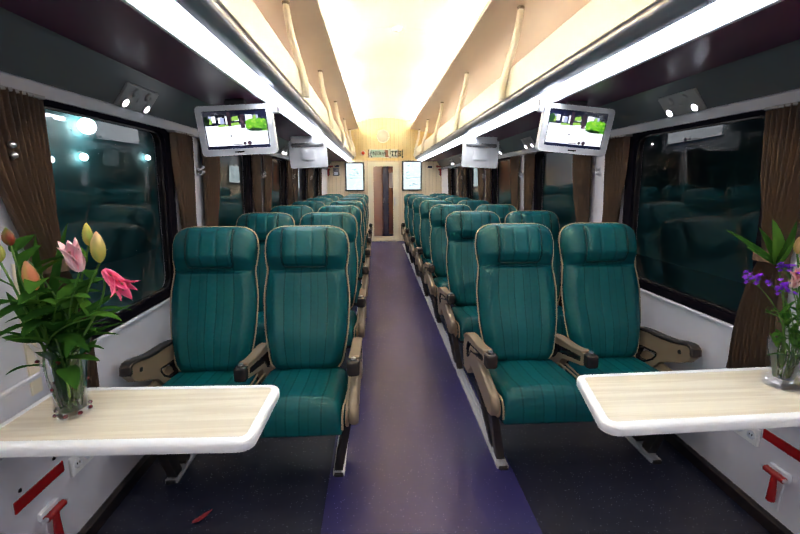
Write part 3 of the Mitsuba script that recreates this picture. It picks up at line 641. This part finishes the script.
# ------------------------------------------------------------------ things on the end wall
def ydisc(prof, x, z, y=YE, n=28): return perm(lathe(prof, n), [(0, 1), (2, 1), (1, -1)], (x, y, z))
t = thing('ceiling_speaker', 'round pale speaker grille high on the yellow end wall above the door', 'speaker')
put(P(ydisc([(0.0, 0.012), (0.125, 0.012), (0.14, 0.006), (0.145, 0.0)], -0.034, 2.430), 'm_shellpale'), t, 'grille')
put(P(ydisc([(0.128, 0.010), (0.142, 0.014), (0.150, 0.006), (0.150, 0.0)], -0.034, 2.430), 'm_lip'), t, 'rim')
mat('m_shellpale', prin((0.60, 0.52, 0.38), 0.5))
t = thing('alarm_lamp', 'small red round alarm lamp on the end wall beside the sign', 'alarm')
put(P(ydisc([(0.0, 0.030), (0.022, 0.026), (0.036, 0.010), (0.038, 0.0)], -0.500, 2.058), 'm_redlamp'), t, 'lens')
put(P(ydisc([(0.038, 0.006), (0.052, 0.004), (0.052, 0.0)], -0.500, 2.058), 'm_lip'), t, 'base')
mat('m_redlamp', prin((0.75, 0.05, 0.01), 0.3))
t = thing('door_sign', 'narrow letter-and-pictogram sign above the end door', 'sign')
put(P(rbox(-0.372, 0.318, YE - 0.028, YE, 1.955, 2.135, 0.004), 'm_signface'), t, 'board')
put(P(rbox(-0.380, -0.360, YE - 0.034, YE, 1.950, 2.140, 0.003), 'm_brown'), t, 'end_cap')
put(P(rbox(0.300, 0.324, YE - 0.034, YE, 1.950, 2.140, 0.003), 'm_brown'), t, 'end_cap')
put(P(rbox(-0.30, 0.0, YE - 0.031, YE - 0.027, 1.965, 2.125, 0.002), 'm_signgreen'), t, 'green_field', label='pale green field')
put(P(rbox(0.005, 0.085, YE - 0.032, YE - 0.027, 1.965, 2.125, 0.002), 'm_brown'), t, 'brown_field', label='brown field')
def signtext(txt, h, x, z):
    m = meshkit.text_mesh(txt, h, 0.003, True); return perm(m, [(0, 1), (2, 1), (1, -1)], (x, YE - 0.0275, z))
put(P(signtext('(', 0.125, -0.352, 1.985), 'm_signdark', False), t, 'lettering')
put(P(signtext('Niiiue', 0.085, -0.285, 2.005).apply_translation((0, -0.004, 0)), 'm_signdark', False), t, 'lettering')
put(P(signtext('|IIS|', 0.115, 0.098, 1.985), 'm_signdark', False), t, 'lettering')
mat('m_signface', prin((0.78, 0.78, 0.62), 0.4)); mat('m_signgreen', prin((0.50, 0.66, 0.50), 0.4)); mat('m_signdark', prin((0.05, 0.07, 0.05), 0.5))
for s, x in ((-1, -1.31), (1, 1.345 - 0.03)):
    sd = 'left' if s < 0 else 'right'
    t = thing('hammer_sign', f'red emergency label above the hammer on the end wall, {sd} of the door', 'sign', 'red emergency labels')
    put(P(rbox(x - 0.11, min(x + 0.11, 1.36), YE - 0.006, YE, 1.735, 1.775, 0.002), 'm_red'), None, t)
    t = thing('emergency_hammer', f'small red emergency hammer on the end wall, {sd} of the door', 'hammer', 'red emergency hammers')
    put(P(rbox(x - 0.05, x + 0.045, YE - 0.038, YE - 0.006, 1.665, 1.70, 0.008), 'm_red'), t, 'head')
    put(P(rbox(x - 0.016, x + 0.014, YE - 0.032, YE - 0.006, 1.54, 1.672, 0.006), 'm_red'), t, 'handle')
    put(P(rbox(x - 0.03, x + 0.03, YE - 0.008, YE, 1.56, 1.70, 0.003), 'm_greyplastic'), t, 'holder')
t = thing('control_box', 'grey control box on the end wall between hammer and left display', 'control box')
put(P(rbox(-1.20, -1.06, YE - 0.05, YE, 1.54, 1.72, 0.008), 'm_greyplastic'), t, 'housing')
put(P(rbox(-1.175, -1.085, YE - 0.056, YE - 0.049, 1.56, 1.63, 0.004), 'm_plastic'), t, 'panel')
put(P(rbox(-1.165, -1.135, YE - 0.058, YE - 0.049, 1.66, 1.69, 0.003), 'm_black'), t, 'button')
for x, z, lb in ((-1.11, 1.76, 'small navy plate above the grey control box on the end wall'), (1.06, 1.742, 'small navy plate on the end wall beside the right display')):
    t = thing('number_plate', lb, 'plate')
    put(P(rbox(x - 0.05, x + 0.05, YE - 0.008, YE, z - 0.022, z + 0.022, 0.002), 'm_navy'), t, 'plate')

# ------------------------------------------------------------------ wall fittings near the tables
for s in (-1, 1):
    sd = 'left' if s < 0 else 'right'
    yo = 1.495 if s < 0 else 1.51
    t = thing('power_outlet', f'white power outlet on the {sd} wall under the table', 'outlet')
    xw = wall_x(0.33)
    put(P(side(rbox(xw - 0.011, xw + 0.001, yo - 0.060, yo + 0.060, 0.300, 0.378, 0.004), s), 'm_white'), t, 'plate')
    for dy in (-0.028, 0.028):
        k = put(P(side(perm(lathe([(0.0, 0.0), (0.019, 0.0), (0.018, 0.003), (0.0, 0.003)], 18), [(1, 1), (2, 1), (0, -1)], (xw - 0.011, yo + dy, 0.339)), s), 'm_plastic'), t, 'socket')
        put(P(side(cat(bx(xw - 0.0152, xw - 0.013, yo + dy - 0.008, yo + dy - 0.004, 0.336, 0.345), bx(xw - 0.0152, xw - 0.013, yo + dy + 0.004, yo + dy + 0.008, 0.336, 0.345)), s), 'm_black', False), k, 'slot')
    ys_, zs_ = (1.305, 0.373) if s < 0 else (1.335, 0.375)
    t = thing('emergency_label', f'red label strip on the {sd} wall below the table, above the hammer', 'label')
    ln = 0.105
    put(P(side(rbox(wall_x(0.37) - 0.004, wall_x(0.37) + 0.001, ys_ - ln, ys_ + ln, zs_ - 0.021, zs_ + 0.021, 0.001), s), 'm_red'), None, t)
    t = thing('emergency_hammer', f'red emergency hammer in a pale clip on the {sd} wall below the table', 'hammer', 'red emergency hammers')
    yh, zh = (1.315, 0.262) if s < 0 else (1.345, 0.256)
    x0 = wall_x(0.24)
    sg = -1 if s < 0 else 1
    put(P(side(cat(rbox(x0 - 0.018, x0 + 0.001, yh - 0.042, yh + 0.042, zh - 0.012, zh + 0.024, 0.006), rbox(x0 - 0.006, x0 + 0.001, yh - 0.018, yh + 0.018, zh - 0.165, zh + 0.02, 0.003)), s), 'm_plastic'), t, 'clip', label='pale plastic clip')
    put(P(side(cat(tube([(x0 - 0.030, yh - 0.040, zh), (x0 - 0.030, yh + 0.040, zh)], [0.013, 0.013], 12), tube([(x0 - 0.030, yh, zh), (x0 - 0.028, yh, zh - 0.05), (x0 - 0.026, yh, zh - 0.120)], [0.010, 0.012, 0.015], 10)), s), 'm_red', 50), t, 'body')
    for e in (-1, 1):
        put(P(side(tube([(x0 - 0.030, yh + e * 0.039, zh), (x0 - 0.030, yh + e * 0.046, zh), (x0 - 0.030, yh + e * 0.058, zh)], [0.010, 0.009, 0.002], 10), s), 'm_chrome', 50), t, 'point', label='steel point')
    for (yy, zz) in ((ys_ + 0.07, zs_ + 0.055), (ys_ - 0.075, zs_ + 0.045)):
        t = thing('wall_screw', f'dark screw head in the {sd} wall above the red label, {"far" if yy > ys_ else "near"} one', 'screw', 'dark screws above the red labels')
        put(P(side(perm(lathe([(0.0, 0.0), (0.007, 0.0), (0.006, 0.003), (0.0, 0.004)], 12), [(1, 1), (2, 1), (0, -1)], (wall_x(zz), yy, zz)), s), 'm_black'), None, t)
# pale upright strip on the wall by the left table
put(P(shear(rbox(-0.006, 0.001, 1.325, 1.368, 0.70, 1.15, 0.002), -1), 'm_lip'), 'wall_left', 'pillar_strip')

# ------------------------------------------------------------------ vases and flowers
def vase(c, prof_out, prof_in, label, nscal, amp, facets=0):
    t = thing('flower_vase', label, 'vase')
    prof = np.array(list(prof_out) + list(prof_in)[::-1])
    m = lathe(prof, 22 if facets else 48); v = np.array(m.vertices)
    a = np.arctan2(v[:, 1], v[:, 0]); hz = np.clip((v[:, 2] - 0.75 * prof[:, 1].max()) / (0.25 * prof[:, 1].max()), 0, 1)
    v[:, 2] += amp * np.cos(a * nscal) * hz ** 2
    if facets:
        k = 1 + 0.035 * np.cos(a * facets) * np.clip(1 - hz, 0, 1); v[:, :2] *= k[:, None]
    m.vertices = v
    put(P(m.apply_translation(c), 'm_glass', False if facets else 30), t, 'glass')
    return t
LV = np.array([-1.160, 1.215, 0.7003])
po = [(0.0, 0.0), (0.046, 0.0), (0.048, 0.004), (0.046, 0.02), (0.044, 0.05), (0.047, 0.10), (0.055, 0.160), (0.066, 0.215), (0.075, 0.248)]
pi_ = [(0.0, 0.018), (0.038, 0.019), (0.040, 0.05), (0.043, 0.10), (0.051, 0.160), (0.062, 0.215), (0.072, 0.247)]
lv = vase(LV, po, pi_, 'clear glass vase with scalloped rim and red drops, holding pink lilies on the left table', 6, 0.007)
for zz, rr, n, ph in ((0.008, 0.0455, 8, 0.2), (0.095, 0.0465, 5, 0.6), (0.185, 0.0600, 5, 0.1)):
    for i in range(n):
        a = ph + i * 2 * math.pi / n; b = trimesh.creation.icosphere(2, 0.0062 if zz > 0.02 else 0.0070); b.apply_scale((1, 1, 0.8))
        put(P(b.apply_translation(LV + [rr * math.cos(a), rr * math.sin(a), zz + 0.004]), 'm_redglass', True), lv, 'glass_drop', label='dark red glass drop' if i == 0 else None)
RV = np.array([1.200, 1.245, 0.7003])
po2 = [(0.0, 0.0), (0.050, 0.0), (0.056, 0.006), (0.055, 0.018), (0.040, 0.032), (0.036, 0.050), (0.044, 0.085), (0.054, 0.120), (0.062, 0.160)]
pi2 = [(0.0, 0.024), (0.028, 0.029), (0.031, 0.050), (0.039, 0.085), (0.049, 0.120), (0.058, 0.159)]
rv = vase(RV, po2, pi2, 'footed cut crystal vase holding purple flowers on the right table', 8, 0.004, 11)
for base, prof, t in ((LV, [(0.0, 0.020), (0.0375, 0.021), (0.0395, 0.05), (0.0425, 0.095), (0.0, 0.095)], lv), (RV, [(0.0, 0.027), (0.0272, 0.0325), (0.0300, 0.050), (0.0375, 0.085), (0.0, 0.085)], rv)):
    put(P(lathe(prof, 40).apply_translation(base), 'm_drop', 30), t, 'water')

def frame_of(d, hint=(0, 0, 1.0)):
    d = np.asarray(d, float); d = d / np.linalg.norm(d); h = np.asarray(hint, float)
    if abs(d.dot(h)) > 0.97: h = np.array([1.0, 0, 0])
    x = np.cross(h, d); x /= np.linalg.norm(x); return x, np.cross(d, x), d
def leaf_mesh(base, direc, length, width, bend=0.35, hint=(0, 0, 1.0), n=14, fold=0.25, tip=0.75, twist=0.0):
    x, up, d = frame_of(direc, hint)
    u = np.linspace(0, 1, n); ang = bend * u * 1.6
    c = np.cumsum(np.r_[[np.zeros(3)], [(math.cos(a) * d - math.sin(a) * up) * length / (n - 1) for a in ang[:-1]]], 0) + base
    w = width * np.sin(np.pi * np.clip(u, 0, 1) ** tip) ** 0.8 * 0.5 + 0.0006
    cols = np.array([-1, -0.5, 0, 0.5, 1.0]); A = []
    for k in range(n):
        nn = math.sin(ang[k]) * d + math.cos(ang[k]) * up; xx = x * math.cos(twist * u[k]) + nn * math.sin(twist * u[k])
        A.append([c[k] + xx * w[k] * q + nn * (abs(q) * w[k] * fold) for q in cols])
    A = np.array(A); return trimesh.Trimesh(A.reshape(-1, 3), grid_faces(n, 5), process=False)
def petal(base, axis, out, length, width, flare, col0, col1, n=14):
    """A petal that leaves along axis and curls towards out."""
    axis = axis / np.linalg.norm(axis); out = out / np.linalg.norm(out); x = np.cross(axis, out); x /= np.linalg.norm(x)
    u = np.linspace(0, 1, n); ang = 0.18 + flare * u ** 1.6
    c = np.cumsum(np.r_[[np.zeros(3)], [(math.cos(a) * axis + math.sin(a) * out) * length / (n - 1) for a in ang[:-1]]], 0) + base
    w = width * 0.5 * np.sin(np.pi * (0.08 + 0.92 * u) ** 0.85) ** 0.8
    q = np.linspace(-1, 1, 7); A, C = [], []
    for k in range(n):
        nn = -math.sin(ang[k]) * axis + math.cos(ang[k]) * out
        A.append([c[k] + x * w[k] * j + nn * (-0.35 * w[k] * (1 - j * j) + 0.08 * w[k] * math.sin(7 * u[k] + j * 3)) for j in q])
        C.append([np.array(col0) * (1 - m_) + np.array(col1) * m_ for m_ in np.clip(np.abs(q) ** 1.5 * 0.8 + 0.15 * (1 - u[k]), 0, 1)])
    A = np.array(A); B = A + 0.0012 * np.array([[(math.sin(ang[k]) * axis - math.cos(ang[k]) * out)] for k in range(n)])
    m = solid(A, B); C = np.array(C).reshape(-1, 3)
    return m, np.vstack([C, C])
def bud_mesh(base, axis, length, rad, c0, c1, c2):
    x, y, d = frame_of(axis); n, M = 24, 22; a = np.arange(n) * 2 * np.pi / n; V, C = [], []
    for k in range(M):
        u = k / (M - 1); r = rad * (math.sin(math.pi * u ** 0.80) ** 0.75 if 0 < u < 1 else 0) + 0.0004
        rr = r * (1 - 0.10 * np.abs(np.cos(1.5 * a)) ** 6)
        V.append(base + d * length * u + rr[:, None] * (np.cos(a)[:, None] * x + np.sin(a)[:, None] * y))
        mix_ = np.clip(np.abs(np.cos(1.5 * a)) ** 3 * 0.7 + 0.2 * math.sin(u * 9), 0, 1)[:, None]
        C.append((np.array(c0) * (1 - mix_) + np.array(c1) * mix_) * (1 - u ** 3) + np.array(c2) * u ** 3)
    F = []
    for k in range(M - 1):
        for i in range(n):
            j = (i + 1) % n; F += [[k * n + i, k * n + j, (k + 1) * n + j], [k * n + i, (k + 1) * n + j, (k + 1) * n + i]]
    return trimesh.Trimesh(np.vstack(V), F, process=False), np.vstack(C)
YEL, GRN, PNK, DPK, ORG, DRD = (0.46, 0.40, 0.08), (0.22, 0.30, 0.05), (0.80, 0.34, 0.42), (0.76, 0.045, 0.15), (0.52, 0.14, 0.06), (0.16, 0.012, 0.008)
def stem(t, vase_c, foot, rim, head, r=0.0032, via=None):
    pts = [vase_c + np.array(foot), vase_c + np.array(rim)] + ([np.array(via)] if via is not None else []) + [np.array(head)]
    c = spline(pts, 26); put(P(tube(c, np.linspace(r * 1.35, r * 0.85, 26), 8), 'm_stem', 60), t, 'stem'); return c
def sunk_leaves(t, vase_c, n, rad, z0, z1, seed):
    R = np.random.default_rng(seed)
    for k in range(n):
        a = R.uniform(0, 6.28); q = vase_c + np.array([rad * math.cos(a), rad * math.sin(a), z0])
        put(P(leaf_mesh(q, np.array([0.10 * math.cos(a), 0.10 * math.sin(a), 1.0]), (z1 - z0) * R.uniform(0.8, 1.0), 0.022, 0.04, hint=(math.cos(a), math.sin(a), 0.0), fold=0.1), 'm_leaf' if k % 3 else 'm_leaf_light', 60), t, 'leaf')
def leaves_on(t, c, idx, ln, wd, seed, light_every=3, el=0.3, toward=None):
    R = np.random.default_rng(seed)
    for n_, i in enumerate(idx):
        a = R.uniform(0, 2 * np.pi) if toward is None else toward + R.uniform(-0.9, 0.9)
        dirn = np.array([math.cos(a), math.sin(a), R.uniform(0.05, 0.8) + el])
        if c[i][0] < -1 and dirn[0] < 0: dirn[0] *= 0.55
        if c[i][0] > 1 and dirn[0] > 0: dirn[0] *= 0.35
        put(P(leaf_mesh(c[i], dirn, ln * R.uniform(0.7, 1.15), wd * (1.35 if wd > 0.02 else 1.1) * R.uniform(0.8, 1.15), R.uniform(0.2, 0.75), twist=R.uniform(-0.5, 0.5)), 'm_leaf_light' if n_ % light_every == light_every - 1 else 'm_leaf', 60), t, 'leaf')
def lily_bloom(t, head, axis, length, width, flares, c0, c1, rot=0.0):
    x, y, d_ = frame_of(axis)
    for k in range(6):
        a = rot + k * np.pi / 3; m, C = petal(head, d_, math.cos(a) * x + math.sin(a) * y, length * (1.0 if k % 2 else 0.94), width * (1.0 if k % 2 else 0.8), flares[k % len(flares)], c0, c1)
        put(P(m, 'm_vertex', True, color=C), t, 'petal')
    put(P(tube([head, head + d_ * length * 0.7], [0.0022, 0.0014], 6), 'm_stem'), t, 'pistil')
    for k in range(4):
        a = k * 1.6 + 0.4; e = head + d_ * length * 0.66 + 0.016 * (math.cos(a) * x + math.sin(a) * y)
        put(P(cat(tube([head, e], 0.0009, 5), trimesh.creation.icosphere(1, 0.0032).apply_translation(e)), 'm_brown'), t, 'stamen')

Z = np.array([0, 0, 1.0])
# left bouquet
G1 = 'lily stems in the left vase'
h = np.array((-1.054, 1.190, 1.154)); t = thing('lily_stem', 'pale pink half-open lily standing upright over the left vase', 'lily', G1)
c = stem(t, LV, (0.010, 0.0, 0.024), (0.020, -0.01, 0.20), h); leaves_on(t, c, (9, 13, 17, 21), 0.11, 0.026, 1)
lily_bloom(t, h, np.array([-0.05, -0.25, 1.0]), 0.098, 0.044, [0.30, 0.16, 0.42, 0.22, 0.50, 0.2], PNK, (0.80, 0.56, 0.56), 0.3)
h = np.array((-1.009, 1.210, 1.173)); t = thing('lily_stem', 'large yellow-green closed lily bud beside the pale pink lily', 'lily', G1)
c = stem(t, LV, (0.018, 0.010, 0.024), (0.030, 0.01, 0.20), h); leaves_on(t, c, (10, 15, 19, 22), 0.12, 0.026, 2)
m, C = bud_mesh(h, np.array([0.02, 0, 1.0]), 0.092, 0.0195, YEL, GRN, (0.62, 0.34, 0.22)); put(P(m, 'm_vertex', True, color=C), t, 'bud')
h = np.array((-1.046, 1.230, 1.220)); t = thing('lily_stem', 'small green lily bud, topmost of the left bouquet', 'lily', G1)
c = stem(t, LV, (-0.010, 0.015, 0.024), (0.015, 0.02, 0.20), h); leaves_on(t, c, (12, 18, 22), 0.10, 0.022, 3)
m, C = bud_mesh(h, np.array([0.03, 0, 1.0]), 0.068, 0.0135, GRN, YEL, YEL); put(P(m, 'm_vertex', True, color=C), t, 'bud')
h = np.array((-0.962, 1.150, 1.164)); t = thing('lily_stem', 'deep pink lily drooping to the right over the left table', 'lily', G1)
c = stem(t, LV, (0.0, -0.012, 0.024), (0.040, -0.012, 0.20), h, via=np.array((-1.019, 1.180, 1.035))); leaves_on(t, c, (9, 12, 16), 0.12, 0.024, 4)
lily_bloom(t, h, np.array([0.75, -0.25, -0.62]), 0.108, 0.038, [0.25, 0.75, 0.15, 0.95, 0.35, 0.6], DPK, (0.84, 0.16, 0.28), 0.1)
h = np.array((-1.167, 1.170, 1.103)); t = thing('lily_stem', 'orange-yellow lily bud leaning left over the left vase', 'lily', G1)
c = stem(t, LV, (-0.015, -0.01, 0.024), (-0.025, -0.012, 0.20), h); leaves_on(t, c, (10, 14, 18, 22), 0.13, 0.028, 5)
m, C = bud_mesh(h, np.array([-0.16, 0, 1.0]), 0.088, 0.019, ORG, YEL, (0.50, 0.20, 0.10)); put(P(m, 'm_vertex', True, color=C), t, 'bud')
h = np.array((-1.227, 1.190, 1.228)); t = thing('lily_stem', 'dark red lily bud, tallest at the left edge of the left bouquet', 'lily', G1)
c = stem(t, LV, (-0.02, 0.0, 0.024), (-0.035, 0.0, 0.20), h, via=np.array((-1.205, 1.190, 1.071))); leaves_on(t, c, (12, 16, 19, 22, 24), 0.13, 0.032, 6, toward=1.2)
m, C = bud_mesh(h, np.array([-0.1, 0, 1.0]), 0.052, 0.0145, DRD, (0.10, 0.08, 0.02), (0.03, 0.09, 0.01)); put(P(m, 'm_vertex', True, color=C), t, 'bud')
h = np.array((-1.238, 1.160, 1.188)); t = thing('lily_stem', 'yellow lily bud at the left edge of the photo below the dark red bud', 'lily', G1)
c = stem(t, LV, (-0.016, 0.012, 0.024), (-0.040, -0.01, 0.20), h, via=np.array((-1.201, 1.170, 1.033))); leaves_on(t, c, (11, 14, 18, 21), 0.13, 0.028, 7)
m, C = bud_mesh(h, np.array([-0.1, 0, 1.0]), 0.060, 0.017, YEL, GRN, YEL); put(P(m, 'm_vertex', True, color=C), t, 'bud')
G2 = 'leafy greenery in the left vase'
for i, (hp, lb) in enumerate([((-1.210, 1.220, 1.176), 'green leafy spray rising behind the orange lily bud'), ((-1.201, 1.130, 1.089), 'green leafy spray hanging low over the left side of the left vase'), ((-1.069, 1.120, 1.089), 'green leafy spray in front of the left vase rim'), ((-1.007, 1.140, 1.030), 'green leafy spray at the right of the left vase rim'), ((-1.225, 1.260, 1.019), 'green leafy spray at the back of the left vase')]):
    t = thing('leaf_spray', lb, 'greenery', G2); a = i * 1.3
    c = stem(t, LV, (0.026 * math.cos(a), 0.026 * math.sin(a), 0.024), (0.045 * math.cos(a) - (0.01 if i in (1,) else 0), 0.04 * math.sin(a), 0.205), hp, 0.0026)
    leaves_on(t, c, range(8, 26, 2), 0.145, 0.034, 20 + i, 4, 0.2)
    sunk_leaves(t, LV, 4, 0.022, 0.045, 0.19, 60 + i)
t = thing('broad_leaf_spray', 'broad dark leaves fanning out at the back and left of the left vase', 'greenery')
hb = np.array((-1.198, 1.220, 0.953)); c = stem(t, LV, (-0.012, 0.016, 0.024), (-0.022, 0.022, 0.20), hb, 0.003)
for (hp, w) in [((-1.249, 1.270, 1.240), 0.034), ((-1.154, 1.280, 1.274), 0.026), ((-1.290, 1.240, 1.203), 0.040), ((-1.293, 1.200, 1.082), 0.034), ((-1.282, 1.170, 0.960), 0.030), ((-0.976, 1.240, 1.011), 0.016), ((-0.948, 1.160, 1.075), 0.022), ((-1.273, 1.250, 1.141), 0.038)]:
    e = np.array(hp) - hb; L = np.linalg.norm(e)
    put(P(leaf_mesh(hb - [0, 0, 0.008], e + [0, 0, 0.14 * L], L * 1.07, w, 0.18, hint=(0.1, -1.0, 0.3), tip=0.75), 'm_leaf', 60), t, 'leaf')
# right bouquet
G3 = 'flower stems in the right vase'
def statice(h, label, foot, n, sp, seed):
    h = np.array(h); t = thing('statice_stem', label, 'flower', G3)
    c = stem(t, RV, foot, (foot[0] * 1.6, foot[1] * 1.6, 0.145), h - [0, 0, 0.01], 0.0018); R = np.random.default_rng(seed)
    leaves_on(t, c, (11, 16), 0.06, 0.010, seed)
    for k in range(n):
        q = h + R.normal(0, sp * 1.15, 3) * [1, 0.8, 0.7]; br = tube([c[-3], (c[-3] + q) / 2 + [0, 0, 0.004], q], 0.0008, 5)
        put(P(br, 'm_stem'), t, 'twig'); ms = []
        x, yv, dd = frame_of(q - c[-4] + [0, 0, 0.02])
        for j in range(5):
            a = j * 1.2566; ms.append(leaf_mesh(q, dd * 0.6 + math.cos(a) * x + math.sin(a) * yv, 0.0105, 0.0085, 0.3, n=5))
        m = cat(*ms); put(P(m, 'm_purple_petal' if k % 3 else 'm_violet_petal', 60), t, 'floret')
scene['m_purple_petal'] = leafmat((0.16, 0.025, 0.50), 0.4); scene['m_violet_petal'] = leafmat((0.26, 0.06, 0.62), 0.4)
statice((0.999, 1.220, 1.094), 'purple statice sprig reaching left over the right table', (-0.014, -0.004, 0.030), 13, 0.013, 41)
statice((1.120, 1.230, 1.123), 'purple statice cluster standing highest over the right vase', (0.004, -0.010, 0.030), 16, 0.014, 42)
statice((1.075, 1.200, 1.071), 'purple statice cluster hanging over the rim of the right vase', (-0.006, -0.014, 0.030), 17, 0.016, 43)
statice((1.176, 1.240, 1.066), 'purple statice sprig at the right edge beside the pink lily', (0.012, 0.0, 0.030), 12, 0.013, 44)
h = np.array((1.153, 1.230, 1.059)); t = thing('lily_stem', 'pink and white lily at the right edge above the crystal vase', 'lily', G3)
c = stem(t, RV, (0.010, -0.006, 0.030), (0.026, -0.012, 0.145), h); leaves_on(t, c, (12, 17), 0.09, 0.022, 45)
lily_bloom(t, h, np.array([-0.25, -0.45, 0.85]), 0.080, 0.036, [0.3, 0.55, 0.2, 0.7, 0.4, 0.5], (0.78, 0.22, 0.26), (0.82, 0.70, 0.62), 0.2)
h = np.array((1.167, 1.250, 1.165)); t = thing('lily_stem', 'yellow-orange lily bud at the right edge above the pink lily', 'lily', G3)
c = stem(t, RV, (0.012, 0.008, 0.030), (0.026, 0.010, 0.145), h); leaves_on(t, c, (14, 19), 0.09, 0.022, 46)
m, C = bud_mesh(h, np.array([0.12, -0.1, 1.0]), 0.075, 0.017, (0.62, 0.36, 0.14), YEL, (0.60, 0.22, 0.12)); put(P(m, 'm_vertex', True, color=C), t, 'bud')
h = np.array((1.123, 1.270, 1.135)); t = thing('palm_spray', 'broad-bladed green spray fanning out above the purple flowers', 'greenery')
c = stem(t, RV, (-0.004, 0.012, 0.030), (-0.008, 0.014, 0.145), h, 0.0026)
for (hp, w, lt) in [((0.910, 1.220, 1.237), 0.022, 0), ((1.072, 1.240, 1.278), 0.058, 1), ((1.081, 1.300, 1.253), 0.034, 0), ((1.155, 1.240, 1.271), 0.036, 0), ((1.112, 1.200, 1.219), 0.026, 1), ((1.078, 1.340, 1.182), 0.020, 0)]:
    e = np.array(hp) - h; L = np.linalg.norm(e)
    put(P(leaf_mesh(h - [0, 0, 0.01], e + [0, 0, 0.12 * L], L * 1.06, w, 0.16, hint=(0.1, -1.0, 0.3), tip=0.6), 'm_leaf_light' if lt else 'm_leaf', 60), t, 'leaf')
for i, (hp, lb) in enumerate([((1.041, 1.200, 0.985), 'fine green stem curving left out of the crystal vase'), ((1.153, 1.220, 0.955), 'leafy green sprig filling the crystal vase mouth'), ((1.185, 1.280, 0.981), 'leafy green sprig at the back of the crystal vase'), ((1.226, 1.250, 0.929), 'leafy green sprig at the right edge of the crystal vase')]):
    t = thing('leaf_sprig', lb, 'greenery', 'leafy sprigs in the right vase'); a = i * 1.7 + 0.5
    c = stem(t, RV, (0.014 * math.cos(a), 0.014 * math.sin(a), 0.030), (0.026 * math.cos(a), 0.026 * math.sin(a), 0.145), hp, 0.0018)
    leaves_on(t, c, range(6, 26, 2), 0.075, 0.014, 50 + i, 3, 0.3)
    sunk_leaves(t, RV, 3, 0.014, 0.06, 0.15, 70 + i)
# fallen petal on the floor
t = thing('fallen_petal', 'dark red fallen petal on the floor under the left table', 'petal')
pb = np.array([-1.000, 1.515, 0.006]); m, C = petal(pb, np.array([1.0, 0.22, 0.12]), np.array([0, 0.15, 1.0]), 0.088, 0.034, 0.5, (0.20, 0.008, 0.015), (0.30, 0.03, 0.04))
put(P(m, 'm_vertex', True, color=C), None, t)

# ------------------------------------------------------------------ the platform in the night outside
struct('platform_ground', P(cat(bx(-14, -1.55, -8, 30, -0.35, -0.30), bx(1.55, 14, -8, 30, -0.35, -0.30)), 'm_outground', False))
struct('platform_wall', P(cat(bx(-6.1, -6.0, -8, 30, -0.3, 4.2), bx(6.0, 6.1, -8, 30, -0.3, 4.2)), 'm_outwall', False))
for i, (x, y, z, r) in enumerate([(-5.82, 8.72, 2.48, 0.15), (-5.90, 8.62, 1.89, 0.07), (-5.90, 7.75, 1.80, 0.06), (-5.90, 10.95, 2.01, 0.06)]):
    t = thing('platform_lamp', f'round glowing platform lamp outside the first left window, {["largest and highest", "below the largest", "nearest to the curtain", "farthest down the platform"][i]}', 'lamp', 'platform lamps outside')
    s_ = trimesh.creation.icosphere(3, r).apply_translation((x, y, z))
    put({**P(s_, 'm_diff', True), 'emitter': light(PLATFORM, 0.3)}, t, 'globe')
    put(P(tube([(x, y, z + r - 0.005), (x - 0.06, y, z + r + 0.03), (-5.998, y, z + r + 0.03)], 0.015, 8), 'm_midgrey'), t, 'bracket')
# rain drops on the first left window
R = np.random.default_rng(11); ms = []
for i in range(520):
    y, z = R.uniform(1.52, 2.34), R.uniform(0.84, 1.64)
    r = 0.0012 + 0.0028 * R.random() ** 3
    b = trimesh.creation.icosphere(1, r); b.apply_scale((0.45, 1, 1.15)); ms.append(b.apply_translation((wall_x(z) + 0.0265 + 0.35 * r, y, z)))
scene['window_1__raindrops'] = P(flipx(cat(*ms)), 'm_drop', True)
labels['window_1__raindrops'] = {'kind': 'stuff', 'label': 'rain drops on the pane'}
